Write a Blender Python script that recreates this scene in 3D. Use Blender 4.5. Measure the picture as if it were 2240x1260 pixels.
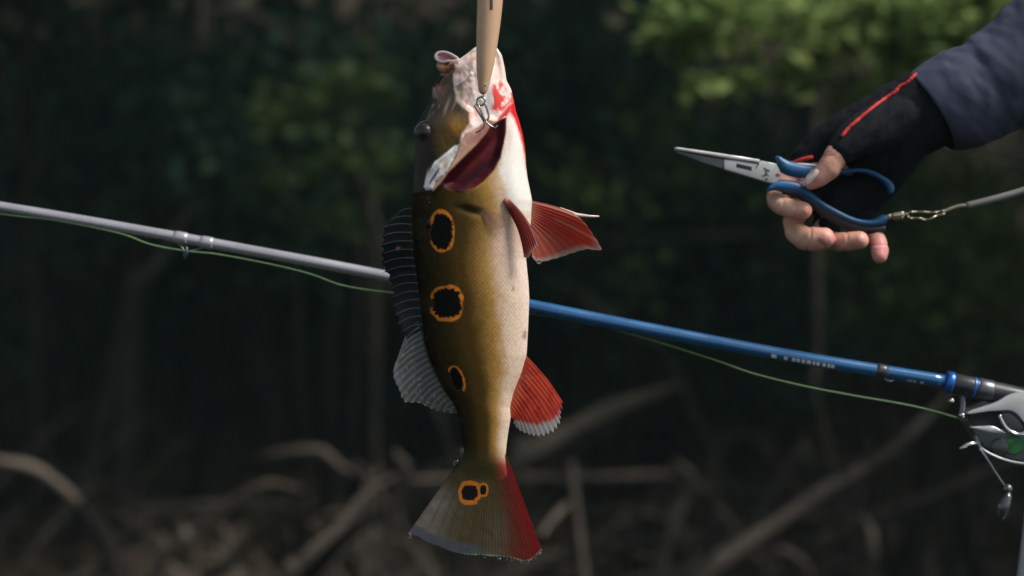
import bpy, bmesh, math, random
import numpy as np
from mathutils import Vector, Matrix
from mathutils.bvhtree import BVHTree

for o in list(bpy.data.objects):
    bpy.data.objects.remove(o)
SC = bpy.context.scene
COL = SC.collection
R = math.radians
random.seed(7)
rng = np.random.default_rng(11)

# ------------------------------------------------------------------ camera
D = 1.75            # metres from the lens to the hanging fish
K = 0.0004          # metres per photograph pixel at that distance
EYE = 1.5           # lens height over the water
cam_d = bpy.data.cameras.new('camera')
cam = bpy.data.objects.new('camera', cam_d)
COL.objects.link(cam)
cam.location = (0, -D, EYE)
cam.rotation_euler = (R(90), 0, 0)
cam_d.sensor_width = 36
cam_d.lens = 36 * D / (2240 * K)
cam_d.clip_start, cam_d.clip_end = 0.05, 200
cam_d.dof.use_dof = True
cam_d.dof.focus_distance = D - 0.02
cam_d.dof.aperture_fstop = 3.3
SC.camera = cam

# ------------------------------------------------------------------ sky and sun
SUN_EL, SUN_AZ = 52, 114       # azimuth clockwise from +Y (the view direction)
world = bpy.data.worlds.new('World')
SC.world = world
world.use_nodes = True
wn, wl = world.node_tree.nodes, world.node_tree.links
wn.clear()
sky = wn.new('ShaderNodeTexSky')
sky.sky_type = 'NISHITA'
sky.sun_disc = False
sky.sun_elevation = R(SUN_EL)
sky.sun_rotation = R(SUN_AZ)
hs = wn.new('ShaderNodeHueSaturation')
hs.inputs['Saturation'].default_value = 0.5
bg = wn.new('ShaderNodeBackground')
bg.inputs['Strength'].default_value = 0.085
wo = wn.new('ShaderNodeOutputWorld')
wl.new(sky.outputs[0], hs.inputs['Color'])
wl.new(hs.outputs[0], bg.inputs[0])
wl.new(bg.outputs[0], wo.inputs[0])

sun_d = bpy.data.lights.new('sun', 'SUN')
sun = bpy.data.objects.new('sun', sun_d)
COL.objects.link(sun)
sun_d.energy = 3.2
sun_d.angle = R(18)
sun_d.color = (1.0, 0.95, 0.88)
sdir = Vector((math.sin(R(SUN_AZ)) * math.cos(R(SUN_EL)), math.cos(R(SUN_AZ)) * math.cos(R(SUN_EL)), math.sin(R(SUN_EL))))
sun.rotation_euler = (-sdir).to_track_quat('-Z', 'Y').to_euler()
sun.location = sdir * 20

vs = SC.view_settings
vs.view_transform = 'Standard'
vs.look = 'None'
vs.exposure = 0.68
vs.gamma = 1.0
vs.use_curve_mapping = False
SC.cycles.use_denoising = True
SC.cycles.max_bounces = 6
SC.cycles.transparent_max_bounces = 12
SC.cycles.caustics_reflective = False
SC.cycles.caustics_refractive = False

# ------------------------------------------------------------------ helpers
def W(px, py, d):
    """photograph pixel at depth d behind the fish -> world point"""
    s = K * (D + d) / D
    return Vector(((px - 1120) * s, d, EYE + (630 - py) * s))

class Plane:
    """a thing's own upright working plane, px units, h = towards the viewer"""
    def __init__(self, px0, py0, d):
        self.x0, self.y0, self.d = px0, py0, d
        self.s = K * (D + d) / D
        self.loc = W(px0, py0, d)
    def __call__(self, px, py, h=0.0):
        return Vector(((px - self.x0) * self.s, -h * self.s, (self.y0 - py) * self.s))
    def arr(self, px, py, h):
        return np.stack([(np.asarray(px) - self.x0) * self.s, -np.asarray(h) * self.s, (self.y0 - np.asarray(py)) * self.s], -1)

def tag(o, label=None, cat=None, group=None, kind=None):
    if label: o['label'] = label
    if cat: o['category'] = cat
    if group: o['group'] = group
    if kind: o['kind'] = kind
    return o

def empty(name, loc, label, cat, group=None):
    o = bpy.data.objects.new(name, None)
    o.empty_display_size = 0.02
    COL.objects.link(o)
    o.location = loc
    return tag(o, label, cat, group)

def link(name, me, mat=None, parent=None, smooth=True, loc=None):
    o = bpy.data.objects.new(name, me)
    COL.objects.link(o)
    if mat is not None:
        me.materials.clear()
        me.materials.append(mat)
    if smooth:
        me.polygons.foreach_set('use_smooth', [True] * len(me.polygons))
    if parent is not None: o.parent = parent
    if loc is not None: o.location = loc
    return o

def mesh(name, verts, faces, mat=None, parent=None, smooth=True, col=None, loc=None):
    me = bpy.data.meshes.new(name)
    me.from_pydata([tuple(v) for v in verts], [], [tuple(f) for f in faces])
    if col is not None:
        a = me.color_attributes.new('Col', 'FLOAT_COLOR', 'POINT')
        c = np.ones((len(verts), 4), np.float32)
        col = np.asarray(col)
        c[:, :col.shape[1]] = col
        a.data.foreach_set('color', c.ravel())
    me.update()
    return link(name, me, mat, parent, smooth, loc)

def catmull(pts, n=8, closed=False):
    P = [np.array(p, float) for p in pts]
    out = []
    m = len(P)
    rngi = range(m if closed else m - 1)
    for i in rngi:
        p0 = P[(i - 1) % m] if closed or i > 0 else 2 * P[0] - P[1]
        p1, p2 = P[i], P[(i + 1) % m]
        p3 = P[(i + 2) % m] if closed or i < m - 2 else 2 * P[-1] - P[-2]
        for j in range(n):
            t = j / n
            out.append(0.5 * ((2 * p1) + (-p0 + p2) * t + (2 * p0 - 5 * p1 + 4 * p2 - p3) * t * t + (-p0 + 3 * p1 - 3 * p2 + p3) * t ** 3))
    if not closed: out.append(P[-1])
    return np.array(out)

def resample(pts, u):
    P = np.array(pts, float)
    L = np.r_[0, np.cumsum(np.linalg.norm(np.diff(P, axis=0), axis=1))]
    L /= L[-1]
    return np.stack([np.interp(u, L, P[:, i]) for i in range(P.shape[1])], -1)

def tube_vf(pts, radii, seg=10, closed=False, flat=None, base=0):
    """tube through 3-D points; flat=(axis vector, factor) squashes it"""
    P = [Vector(p) for p in pts]
    n = len(P)
    if not hasattr(radii, '__len__'): radii = [radii] * n
    V, F = [], []
    t0 = (P[1] - P[0]).normalized()
    up = Vector((0, -1, 0)) if abs(t0.y) < 0.9 else Vector((1, 0, 0))
    nrm = (up - t0 * up.dot(t0)).normalized()
    for i in range(n):
        if closed: t = (P[(i + 1) % n] - P[i - 1]).normalized()
        else: t = (P[min(i + 1, n - 1)] - P[max(i - 1, 0)]).normalized()
        nrm = (nrm - t * nrm.dot(t)).normalized()
        b = t.cross(nrm)
        for j in range(seg):
            a = 2 * math.pi * j / seg
            V.append(P[i] + (nrm * math.cos(a) + b * math.sin(a)) * radii[i])
    m = n if closed else n - 1
    for i in range(m):
        for j in range(seg):
            a, b_ = i * seg + j, i * seg + (j + 1) % seg
            c, d = ((i + 1) % n) * seg + (j + 1) % seg, ((i + 1) % n) * seg + j
            F.append((a + base, d + base, c + base, b_ + base))
    if not closed:
        F.append(tuple(base + j for j in range(seg)))
        F.append(tuple(base + (n - 1) * seg + j for j in reversed(range(seg))))
    return V, F

def tube(name, pts, radii, mat, parent=None, seg=10, closed=False, loc=None):
    V, F = tube_vf(pts, radii, seg, closed)
    return mesh(name, V, F, mat, parent, True, loc=loc)

def plate(name, poly, pl, h0, h1, bevel, mat, parent, segs=2, smooth=True):
    """bevelled slab from an outline in px, from depth h0 to h1 (towards the viewer)"""
    bm = bmesh.new()
    vs_ = [bm.verts.new(pl(x, y, h0)) for x, y in poly]
    f = bm.faces.new(vs_)
    ext = bmesh.ops.extrude_face_region(bm, geom=[f])
    bmesh.ops.translate(bm, vec=Vector((0, -(h1 - h0) * pl.s, 0)), verts=[g for g in ext['geom'] if isinstance(g, bmesh.types.BMVert)])
    bmesh.ops.recalc_face_normals(bm, faces=bm.faces)
    if bevel:
        bmesh.ops.bevel(bm, geom=[e for e in bm.edges if abs((e.verts[0].co - e.verts[1].co).y) < 1e-7], offset=bevel * pl.s, segments=segs, affect='EDGES', profile=0.6, clamp_overlap=True)
    bmesh.ops.triangulate(bm, faces=[f for f in bm.faces if len(f.verts) > 4])
    me = bpy.data.meshes.new(name)
    bm.to_mesh(me); bm.free()
    return link(name, me, mat, parent, smooth)

def lathe_path(name, pl, pts, mat, parent, seg=16, n=6):
    """pts: (px, py, h, radius)"""
    C = catmull(pts, n)
    return tube(name, [pl(c[0], c[1], c[2]) for c in C], [max(c[3], 0.05) * pl.s for c in C], mat, parent, seg)

def sphere_vf(c, r, seg=12, rings=8, squash=(1, 1, 1)):
    V, F = [], []
    for i in range(rings + 1):
        th = math.pi * i / rings
        for j in range(seg):
            ph = 2 * math.pi * j / seg
            V.append((c[0] + r * squash[0] * math.sin(th) * math.cos(ph), c[1] + r * squash[1] * math.sin(th) * math.sin(ph), c[2] + r * squash[2] * math.cos(th)))
    for i in range(rings):
        for j in range(seg):
            F.append((i * seg + j, (i + 1) * seg + j, (i + 1) * seg + (j + 1) % seg, i * seg + (j + 1) % seg))
    return V, F

def vnoise(x, y, seed=0):
    x, y = np.asarray(x, float), np.asarray(y, float)
    xi, yi = np.floor(x).astype(np.int64), np.floor(y).astype(np.int64)
    xf, yf = x - xi, y - yi
    u, v = xf * xf * (3 - 2 * xf), yf * yf * (3 - 2 * yf)
    def h(a, b):
        n = (a * 374761393 + b * 668265263 + seed * 974634777) & 0xFFFFFFFF
        n = ((n ^ (n >> 13)) * 1274126177) & 0xFFFFFFFF
        return ((n ^ (n >> 16)) & 0xFFFF) / 65535.0
    return (h(xi, yi) * (1 - u) + h(xi + 1, yi) * u) * (1 - v) + (h(xi, yi + 1) * (1 - u) + h(xi + 1, yi + 1) * u) * v

def fbm(x, y, seed=0, oct=4):
    s, a, t = 0, 1.0, 0
    for i in range(oct):
        s = s + a * (vnoise(x, y, seed + i * 17) - 0.5)
        t += a
        x, y, a = np.asarray(x) * 2.03, np.asarray(y) * 2.03, a * 0.5
    return s / t * 2

def sm(x, a, b):
    t = np.clip((x - a) / (b - a), 0, 1)
    return t * t * (3 - 2 * t)

def sd(poly, X, Y):
    """signed distance to an outline, negative inside"""
    d = np.full(X.shape, 1e18)
    inside = np.zeros(X.shape, bool)
    n = len(poly)
    for i in range(n):
        ax, ay = poly[i]; bx, by = poly[(i + 1) % n]
        ex, ey = bx - ax, by - ay
        wx, wy = X - ax, Y - ay
        t = np.clip((wx * ex + wy * ey) / max(ex * ex + ey * ey, 1e-9), 0, 1)
        d = np.minimum(d, (wx - ex * t) ** 2 + (wy - ey * t) ** 2)
        cond = (ay > Y) != (by > Y)
        xin = ex * (Y - ay) / (ey if abs(ey) > 1e-9 else 1e-9) + ax
        inside ^= cond & (X < xin)
    return np.sqrt(d) * np.where(inside, -1, 1)

def mixc(c, col, m):
    m = np.asarray(m)[..., None]
    return c * (1 - m) + np.array(col) * m

# ------------------------------------------------------------------ materials
def base_mat(name):
    m = bpy.data.materials.new(name)
    m.use_nodes = True
    nt = m.node_tree
    return m, nt.nodes, nt.links, nt.nodes['Principled BSDF'], nt.nodes['Material Output']

def pm(name, color, rough=0.5, metal=0.0, var=0.15, vscale=30, bump=0.0, bscale=200, coat=0.0, sss=0.0, spec=0.5, attr=False, rvar=0.1):
    m, n, l, p, out = base_mat(name)
    tc = n.new('ShaderNodeTexCoord')
    nz = n.new('ShaderNodeTexNoise')
    nz.inputs['Scale'].default_value = vscale
    nz.inputs['Detail'].default_value = 5
    l.new(tc.outputs['Object'], nz.inputs['Vector'])
    mx = n.new('ShaderNodeMix'); mx.data_type = 'RGBA'; mx.blend_type = 'MULTIPLY'
    mx.inputs[0].default_value = 1.0
    rp = n.new('ShaderNodeMapRange')
    rp.inputs[1].default_value, rp.inputs[2].default_value = 0.25, 0.75
    rp.inputs[3].default_value, rp.inputs[4].default_value = 1 - var, 1 + var
    l.new(nz.outputs[0], rp.inputs[0])
    if attr:
        at = n.new('ShaderNodeAttribute'); at.attribute_name = 'Col'
        l.new(at.outputs['Color'], mx.inputs[6])
    else:
        mx.inputs[6].default_value = (*color, 1)
    l.new(rp.outputs[0], mx.inputs[7])
    l.new(mx.outputs[2], p.inputs['Base Color'])
    rr = n.new('ShaderNodeMapRange')
    rr.inputs[1].default_value, rr.inputs[2].default_value = 0.3, 0.7
    rr.inputs[3].default_value, rr.inputs[4].default_value = max(rough - rvar, 0.02), min(rough + rvar, 1)
    l.new(nz.outputs[0], rr.inputs[0])
    l.new(rr.outputs[0], p.inputs['Roughness'])
    p.inputs['Metallic'].default_value = metal
    p.inputs['Coat Weight'].default_value = coat
    p.inputs['Coat Roughness'].default_value = 0.12
    p.inputs['Specular IOR Level'].default_value = spec
    if sss:
        p.inputs['Subsurface Weight'].default_value = sss
        p.inputs['Subsurface Radius'].default_value = (1.0, 0.35, 0.2)
        p.inputs['Subsurface Scale'].default_value = 0.004
    if bump:
        nb = n.new('ShaderNodeTexNoise')
        nb.inputs['Scale'].default_value = bscale
        nb.inputs['Detail'].default_value = 4
        l.new(tc.outputs['Object'], nb.inputs['Vector'])
        bp = n.new('ShaderNodeBump')
        bp.inputs['Strength'].default_value = bump
        bp.inputs['Distance'].default_value = 0.001
        l.new(nb.outputs[0], bp.inputs['Height'])
        l.new(bp.outputs[0], p.inputs['Normal'])
    return m

def leaf_mat(name, c0, c1, trans=0.35):
    m, n, l, p, out = base_mat(name)
    n.remove(p)
    g = n.new('ShaderNodeNewGeometry')
    mx = n.new('ShaderNodeMix'); mx.data_type = 'RGBA'
    mx.inputs[6].default_value = (*c0, 1); mx.inputs[7].default_value = (*c1, 1)
    l.new(g.outputs['Random Per Island'], mx.inputs[0])
    df = n.new('ShaderNodeBsdfDiffuse'); tr = n.new('ShaderNodeBsdfTranslucent'); gl = n.new('ShaderNodeBsdfGlossy')
    gl.inputs['Roughness'].default_value = 0.5
    gl.inputs['Color'].default_value = (0.5, 0.5, 0.5, 1)
    a = n.new('ShaderNodeMixShader'); a.inputs[0].default_value = trans
    b = n.new('ShaderNodeMixShader'); b.inputs[0].default_value = 0.008
    for s in (df, tr): l.new(mx.outputs[2], s.inputs['Color'])
    l.new(df.outputs[0], a.inputs[1]); l.new(tr.outputs[0], a.inputs[2])
    l.new(a.outputs[0], b.inputs[1]); l.new(gl.outputs[0], b.inputs[2])
    l.new(b.outputs[0], out.inputs['Surface'])
    return m

def fin_mat(name, trans=0.5):
    m, n, l, p, out = base_mat(name)
    at = n.new('ShaderNodeAttribute'); at.attribute_name = 'Col'
    l.new(at.outputs['Color'], p.inputs['Base Color'])
    p.inputs['Roughness'].default_value = 0.33
    p.inputs['Specular IOR Level'].default_value = 0.2
    tr = n.new('ShaderNodeBsdfTranslucent'); l.new(at.outputs['Color'], tr.inputs['Color'])
    a = n.new('ShaderNodeMixShader'); a.inputs[0].default_value = trans
    l.new(p.outputs[0], a.inputs[1]); l.new(tr.outputs[0], a.inputs[2])
    tp = n.new('ShaderNodeBsdfTransparent')
    b = n.new('ShaderNodeMixShader')
    l.new(at.outputs['Alpha'], b.inputs[0]); l.new(tp.outputs[0], b.inputs[1]); l.new(a.outputs[0], b.inputs[2])
    l.new(b.outputs[0], out.inputs['Surface'])
    tc = n.new('ShaderNodeTexCoord')
    nb = n.new('ShaderNodeTexNoise'); nb.inputs['Scale'].default_value = 350
    l.new(tc.outputs['Object'], nb.inputs['Vector'])
    bp = n.new('ShaderNodeBump'); bp.inputs['Strength'].default_value = 0.25; bp.inputs['Distance'].default_value = 0.0006
    l.new(nb.outputs[0], bp.inputs['Height']); l.new(bp.outputs[0], p.inputs['Normal'])
    return m

def fish_mat():
    m, n, l, p, out = base_mat('fish_skin')
    tc = n.new('ShaderNodeTexCoord')
    at = n.new('ShaderNodeAttribute'); at.attribute_name = 'Col'
    nz = n.new('ShaderNodeTexNoise'); nz.inputs['Scale'].default_value = 420; nz.inputs['Detail'].default_value = 4
    l.new(tc.outputs['Object'], nz.inputs['Vector'])
    rp = n.new('ShaderNodeMapRange')
    rp.inputs[1].default_value, rp.inputs[2].default_value, rp.inputs[3].default_value, rp.inputs[4].default_value = 0.3, 0.7, 0.93, 1.06
    l.new(nz.outputs[0], rp.inputs[0])
    mp = n.new('ShaderNodeMapping'); mp.inputs['Scale'].default_value = (360, 360, 360)
    l.new(tc.outputs['Object'], mp.inputs['Vector'])
    vo = n.new('ShaderNodeTexVoronoi'); vo.feature = 'F1'; vo.inputs['Scale'].default_value = 1.0; vo.inputs['Randomness'].default_value = 0.9
    l.new(mp.outputs[0], vo.inputs['Vector'])
    vr = n.new('ShaderNodeMapRange')
    vr.inputs[1].default_value, vr.inputs[2].default_value, vr.inputs[3].default_value, vr.inputs[4].default_value = 0.1, 0.75, 1.06, 0.88
    l.new(vo.outputs['Distance'], vr.inputs[0])
    mul = n.new('ShaderNodeMath'); mul.operation = 'MULTIPLY'
    l.new(rp.outputs[0], mul.inputs[0]); l.new(vr.outputs[0], mul.inputs[1])
    # alpha of the attribute = how scaly (0 on gums, gill and throat)
    fac = n.new('ShaderNodeMix'); fac.data_type = 'FLOAT'
    fac.inputs[2].default_value = 1.0
    l.new(at.outputs['Alpha'], fac.inputs[0]); l.new(mul.outputs[0], fac.inputs[3])
    mx = n.new('ShaderNodeMix'); mx.data_type = 'RGBA'; mx.blend_type = 'MULTIPLY'; mx.inputs[0].default_value = 1
    l.new(at.outputs['Color'], mx.inputs[6]); l.new(fac.outputs[0], mx.inputs[7])
    l.new(mx.outputs[2], p.inputs['Base Color'])
    rg = n.new('ShaderNodeMix'); rg.data_type = 'FLOAT'
    rg.inputs[2].default_value = 0.14; rg.inputs[3].default_value = 0.55
    l.new(at.outputs['Alpha'], rg.inputs[0]); l.new(rg.outputs[0], p.inputs['Roughness'])
    p.inputs['Subsurface Weight'].default_value = 0.12
    p.inputs['Subsurface Radius'].default_value = (1, 0.4, 0.25)
    p.inputs['Subsurface Scale'].default_value = 0.003
    sp = n.new('ShaderNodeMix'); sp.data_type = 'FLOAT'; sp.inputs[2].default_value = 0.5; sp.inputs[3].default_value = 0.03
    l.new(at.outputs['Alpha'], sp.inputs[0]); l.new(sp.outputs[0], p.inputs['Specular IOR Level'])
    bp = n.new('ShaderNodeBump'); bp.inputs['Distance'].default_value = 0.0004
    bp.inputs['Strength'].default_value = 0.12
    nb = n.new('ShaderNodeTexNoise'); nb.inputs['Scale'].default_value = 170; nb.inputs['Detail'].default_value = 3
    l.new(tc.outputs['Object'], nb.inputs['Vector'])
    b2 = n.new('ShaderNodeBump'); b2.inputs['Distance'].default_value = 0.0010; b2.inputs['Strength'].default_value = 0.06
    l.new(nb.outputs[0], b2.inputs['Height'])
    inv = n.new('ShaderNodeMath'); inv.operation = 'SUBTRACT'; inv.inputs[0].default_value = 1.0
    l.new(vo.outputs['Distance'], inv.inputs[1])
    l.new(inv.outputs[0], bp.inputs['Height'])
    l.new(b2.outputs[0], bp.inputs['Normal'])
    l.new(bp.outputs[0], p.inputs['Normal'])
    return m

def glass_mat(name):
    m, n, l, p, out = base_mat(name)
    p.inputs['Transmission Weight'].default_value = 1.0
    p.inputs['Roughness'].default_value = 0.02
    p.inputs['IOR'].default_value = 1.33
    return m

M = dict(
    fish=fish_mat(), fin=fin_mat('fin_membrane'), wet=pm('wet_mucus', (0.5, 0.48, 0.46), 0.12, attr=True, bump=0.4, bscale=220, coat=0.6),
    eye=pm('eye_ball', (0.012, 0.01, 0.01), 0.34, attr=True, coat=0.0, var=0.05),
    steel=pm('hook_steel', (0.22, 0.21, 0.20), 0.16, 1.0), lure=pm('painted_lure', (0.52, 0.33, 0.20), 0.42, var=0.06, vscale=60, bump=0.05, bscale=500),
    slot=pm('dark_slot', (0.05, 0.028, 0.02), 0.6), drop=glass_mat('water'),
    jaw=pm('brushed_jaw', (0.44, 0.44, 0.43), 0.38, 0.35, var=0.12, vscale=120, bump=0.1, bscale=700),
    jawdark=pm('dark_jaw_metal', (0.12, 0.125, 0.125), 0.5, 0.6), hole=pm('opening_shade_black', (0.006, 0.006, 0.007), 0.8),
    mark=pm('engraved_mark', (0.06, 0.06, 0.06), 0.6), blue=pm('blue_grip', (0.008, 0.080, 0.19), 0.42, var=0.12, bump=0.06, bscale=600),
    rubber=pm('black_rubber', (0.008, 0.009, 0.011), 0.6), brass=pm('tarnished_metal', (0.42, 0.37, 0.26), 0.28, 1.0),
    cord=pm('grey_cable', (0.16, 0.155, 0.14), 0.5, bump=0.4, bscale=900),
    skin=pm('skin', (0.66, 0.32, 0.25), 0.46, attr=True, var=0.22, vscale=60, bump=0.5, bscale=420, sss=0.2), nail=pm('nail', (0.76, 0.60, 0.55), 0.25, coat=0.3, var=0.05),
    glove=pm('black_glove_fabric', (0.013, 0.0145, 0.017), 0.85, var=0.3, vscale=90, bump=0.5, bscale=1500, spec=0.06),
    piping=pm('red_piping', (0.50, 0.02, 0.018), 0.7, bump=0.5, bscale=1200), sleeve=pm('navy_sleeve', (0.045, 0.052, 0.082), 0.75, var=0.18, vscale=25, bump=0.4, bscale=1100, spec=0.15),
    sky_grey=pm('sky_reflection_grey', (0.36, 0.35, 0.38), 0.30, 0.45, coat=0.4, var=0.05), rodblue=pm('blue_blank', (0.007, 0.085, 0.22), 0.30, 0.15, coat=0.7, var=0.05),
    print=pm('white_print', (0.75, 0.72, 0.70), 0.5), wrap=pm('black_wrap', (0.016, 0.017, 0.02), 0.4, coat=0.4), ringblue=pm('blue_ring', (0.03, 0.12, 0.42), 0.3, 0.7),
    seat=pm('seat_black', (0.03, 0.03, 0.032), 0.35, 0.3), alu=pm('silver_reel', (0.55, 0.55, 0.56), 0.22, 0.9, var=0.06), gun=pm('gunmetal', (0.10, 0.11, 0.115), 0.35, 0.8),
    braid=pm('green_braid', (0.075, 0.14, 0.05), 0.6, var=0.3, vscale=250, bump=0.4, bscale=2500), spool=pm('green_spool', (0.02, 0.13, 0.03), 0.6, bump=0.5, bscale=1800),
    post=pm('grey_post', (0.30, 0.31, 0.32), 0.45, 0.3),
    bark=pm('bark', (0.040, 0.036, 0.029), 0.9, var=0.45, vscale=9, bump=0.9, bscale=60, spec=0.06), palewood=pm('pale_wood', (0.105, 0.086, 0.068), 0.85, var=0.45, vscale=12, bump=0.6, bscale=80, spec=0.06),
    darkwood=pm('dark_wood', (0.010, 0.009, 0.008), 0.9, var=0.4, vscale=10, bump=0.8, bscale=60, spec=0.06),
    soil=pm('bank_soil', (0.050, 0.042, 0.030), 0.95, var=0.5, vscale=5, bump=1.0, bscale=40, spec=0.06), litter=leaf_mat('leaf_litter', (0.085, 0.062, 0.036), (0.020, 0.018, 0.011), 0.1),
    leaf=leaf_mat('forest_leaves', (0.014, 0.038, 0.027), (0.033, 0.070, 0.042)), leafs=leaf_mat('sunlit_tone_leaves', (0.10, 0.17, 0.05), (0.28, 0.36, 0.12), 0.45),  # leafs: sunlight on the leaning tree brightened into its leaf colour
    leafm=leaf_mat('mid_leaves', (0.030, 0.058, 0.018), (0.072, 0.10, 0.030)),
    water=pm('river_water', (0.012, 0.014, 0.010), 0.08, bump=0.3, bscale=6, var=0.1),
)

# ------------------------------------------------------------------ setting: bank and water
def ground_z(x, y):
    x, y = np.asarray(x, float), np.asarray(y, float)
    z = np.interp(y, [1.5, 3.0, 3.6, 4.6, 6.0, 9.0, 13.0, 18.0, 26.0], [-0.6, -0.25, 0.05, 0.42, 0.72, 1.15, 2.6, 6.0, 9.0])
    return z + 0.10 * fbm(x * 0.9, y * 0.9, 3) + 0.05 * fbm(x * 3, y * 3, 9)

gx = np.linspace(-22, 22, 170); gy = np.linspace(1.6, 26, 110)
GX, GY = np.meshgrid(gx, gy)
GZ = ground_z(GX, GY)
nv = GX.shape
V = np.stack([GX, GY, GZ], -1).reshape(-1, 3)
F = [(i * nv[1] + j, i * nv[1] + j + 1, (i + 1) * nv[1] + j + 1, (i + 1) * nv[1] + j) for i in range(nv[0] - 1) for j in range(nv[1] - 1)]
tag(mesh('ground', V, F, M['soil']), 'dark soil of the shaded river bank', kind='structure')
wv = [(-60, -40, 0), (60, -40, 0), (60, 6, 0), (-60, 6, 0)]
tag(mesh('water', wv, [(0, 1, 2, 3)], M['water'], smooth=False), 'dark still river water below the bank', kind='structure')

def leaves_vf(C, size, up=0.3, droop=0.0):
    """C: (n,3) centres -> folded leaf blades"""
    n = len(C)
    ax = rng.normal(size=(n, 3)); ax[:, 2] = ax[:, 2] * 0.6 - droop
    ax /= np.linalg.norm(ax, axis=1)[:, None]
    nr = rng.normal(size=(n, 3)); nr[:, 2] += up * 3
    sd_ = np.cross(ax, nr); sd_ /= np.linalg.norm(sd_, axis=1)[:, None]
    nn = np.cross(sd_, ax)
    L = size * rng.uniform(0.6, 1.3, n)[:, None]; Wd = L * rng.uniform(0.22, 0.36, n)[:, None]
    P = np.stack([C - ax * L / 2, C + sd_ * Wd + nn * L * 0.06, C + ax * L / 2 - nn * L * 0.12, C - sd_ * Wd + nn * L * 0.06], 1).reshape(-1, 3)
    i = np.arange(n)[:, None] * 4
    T = np.concatenate([i + np.array([[0, 1, 2]]), i + np.array([[0, 2, 3]])], 1).reshape(-1, 3)
    return P, T

def np_mesh(name, V, T, mat, parent=None, loc=None):
    me = bpy.data.meshes.new(name)
    V = np.asarray(V, np.float32); T = np.asarray(T, np.int32)
    k = T.shape[1]
    me.vertices.add(len(V)); me.vertices.foreach_set('co', V.ravel())
    me.loops.add(T.size); me.loops.foreach_set('vertex_index', T.ravel())
    me.polygons.add(len(T)); me.polygons.foreach_set('loop_start', np.arange(0, T.size, k, dtype=np.int32))
    me.update(calc_edges=True)
    return link(name, me, mat, parent, False, loc)

def clumps(center, radii, nclump, per, spread):
    c = rng.normal(size=(nclump, 3)); c /= np.linalg.norm(c, axis=1)[:, None]
    c *= rng.uniform(0.25, 1, nclump)[:, None] ** 0.5
    c = c * np.array(radii)
    P = c[:, None, :] + rng.normal(size=(nclump, per, 3)) * np.array(spread)
    return P.reshape(-1, 3) + np.array(center), c + np.array(center)

def tree(name, x, y, height, r, crown_r, label, group, crown_z, n=(60, 90), leaf=0.16, lean=0.0, reach=0.0, mat='leaf', spread=0.35, bark='bark', limbs=6):
    z = float(ground_z(x, y)) - 0.1
    root = empty(name, (x, y, z), label, 'tree', group)
    pts = [(lean * t * t * height + 0.08 * math.sin(t * 5 + x), 0.05 * math.sin(t * 7 + y), height * t) for t in np.linspace(0, 1, 10)]
    V, F = tube_vf(pts, [r * (1.25 - 0.75 * t) for t in np.linspace(0, 1, 10)], 10)
    P, cc = clumps((pts[-1][0], -reach, crown_z), crown_r, n[0], n[1], (spread, spread, spread * 0.6))
    for c in cc[:limbs]:
        a = Vector(pts[6]); b = Vector(c); mid = (a + b) / 2 + Vector((0, 0, 0.15))
        v, f = tube_vf([a, mid, b], [r * 0.4, r * 0.25, r * 0.08], 6, base=len(V))
        V += v; F += f
    mesh('trunk', V, F, M[bark], root)
    v, t = leaves_vf(P, leaf)
    np_mesh('crown', v, t, M[mat], root)
    return root

# canopy trees standing on the bank: trunks run up out of the picture, unseen crowns added over the bank for shade
TREES = [(-4.6, 7.2, .13), (-2.95, 6.4, .045), (-1.55, 8.0, .10), (-0.85, 7.0, .05), (0.3, 9.0, .13), (1.35, 7.6, .06), (2.1, 8.8, .11), (3.3, 7.0, .09), (4.9, 8.0, .14), (-3.4, 9.8, .12), (6.8, 7.2, .13), (-6.8, 8.0, .13), (0.9, 11.5, .15), (-1.6, 12.0, .15), (3.6, 11.5, .16), (8.8, 9.0, .15), (-2.6, 5.2, .06), (-5.2, 5.4, .10), (4.6, 5.6, .10), (-1.4, 5.9, .04), (-7.5, 5.5, .1), (7.2, 5.4, .1)]
for i, (x, y, r) in enumerate(TREES):
    tree('forest_tree', x, y, 5.2, r, (2.3, 2.0, 1.0), 'tall shaded tree standing among the dark undergrowth on the bank, unseen crown added for shade', 'canopy trees on the bank', 4.6, (60, 70), 0.30, lean=random.uniform(-0.05, 0.05), spread=0.45, reach=1.1 if y < 6 else 0.3)

# understorey shrubs
def shrub(px, py, d, rad, mat, n, leaf, label, group, name='shrub', spread=None, stems=5):
    c = W(px, py, d)
    gz = float(ground_z(c.x, c.y))
    root = empty(name, (c.x, c.y, gz), label, 'shrub', group)
    P, cc = clumps((0, 0, c.z - gz), rad, n[0], n[1], spread or (rad[0] * .22, rad[1] * .22, rad[2] * .2))
    V, F = [], []
    for q in cc[:stems]:
        a = Vector((random.uniform(-.08, .08), random.uniform(-.08, .08), -0.05)); b = Vector(q)
        v, f = tube_vf([a, a.lerp(b, .5) + Vector((0, 0, .1)), b], [.009, .007, .003], 6, base=len(V))
        V += v; F += f
    mesh('stem', V, F, M['darkwood'], root)
    v, t = leaves_vf(P, leaf)
    np_mesh('foliage', v, t, M[mat], root)
    return root

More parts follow.
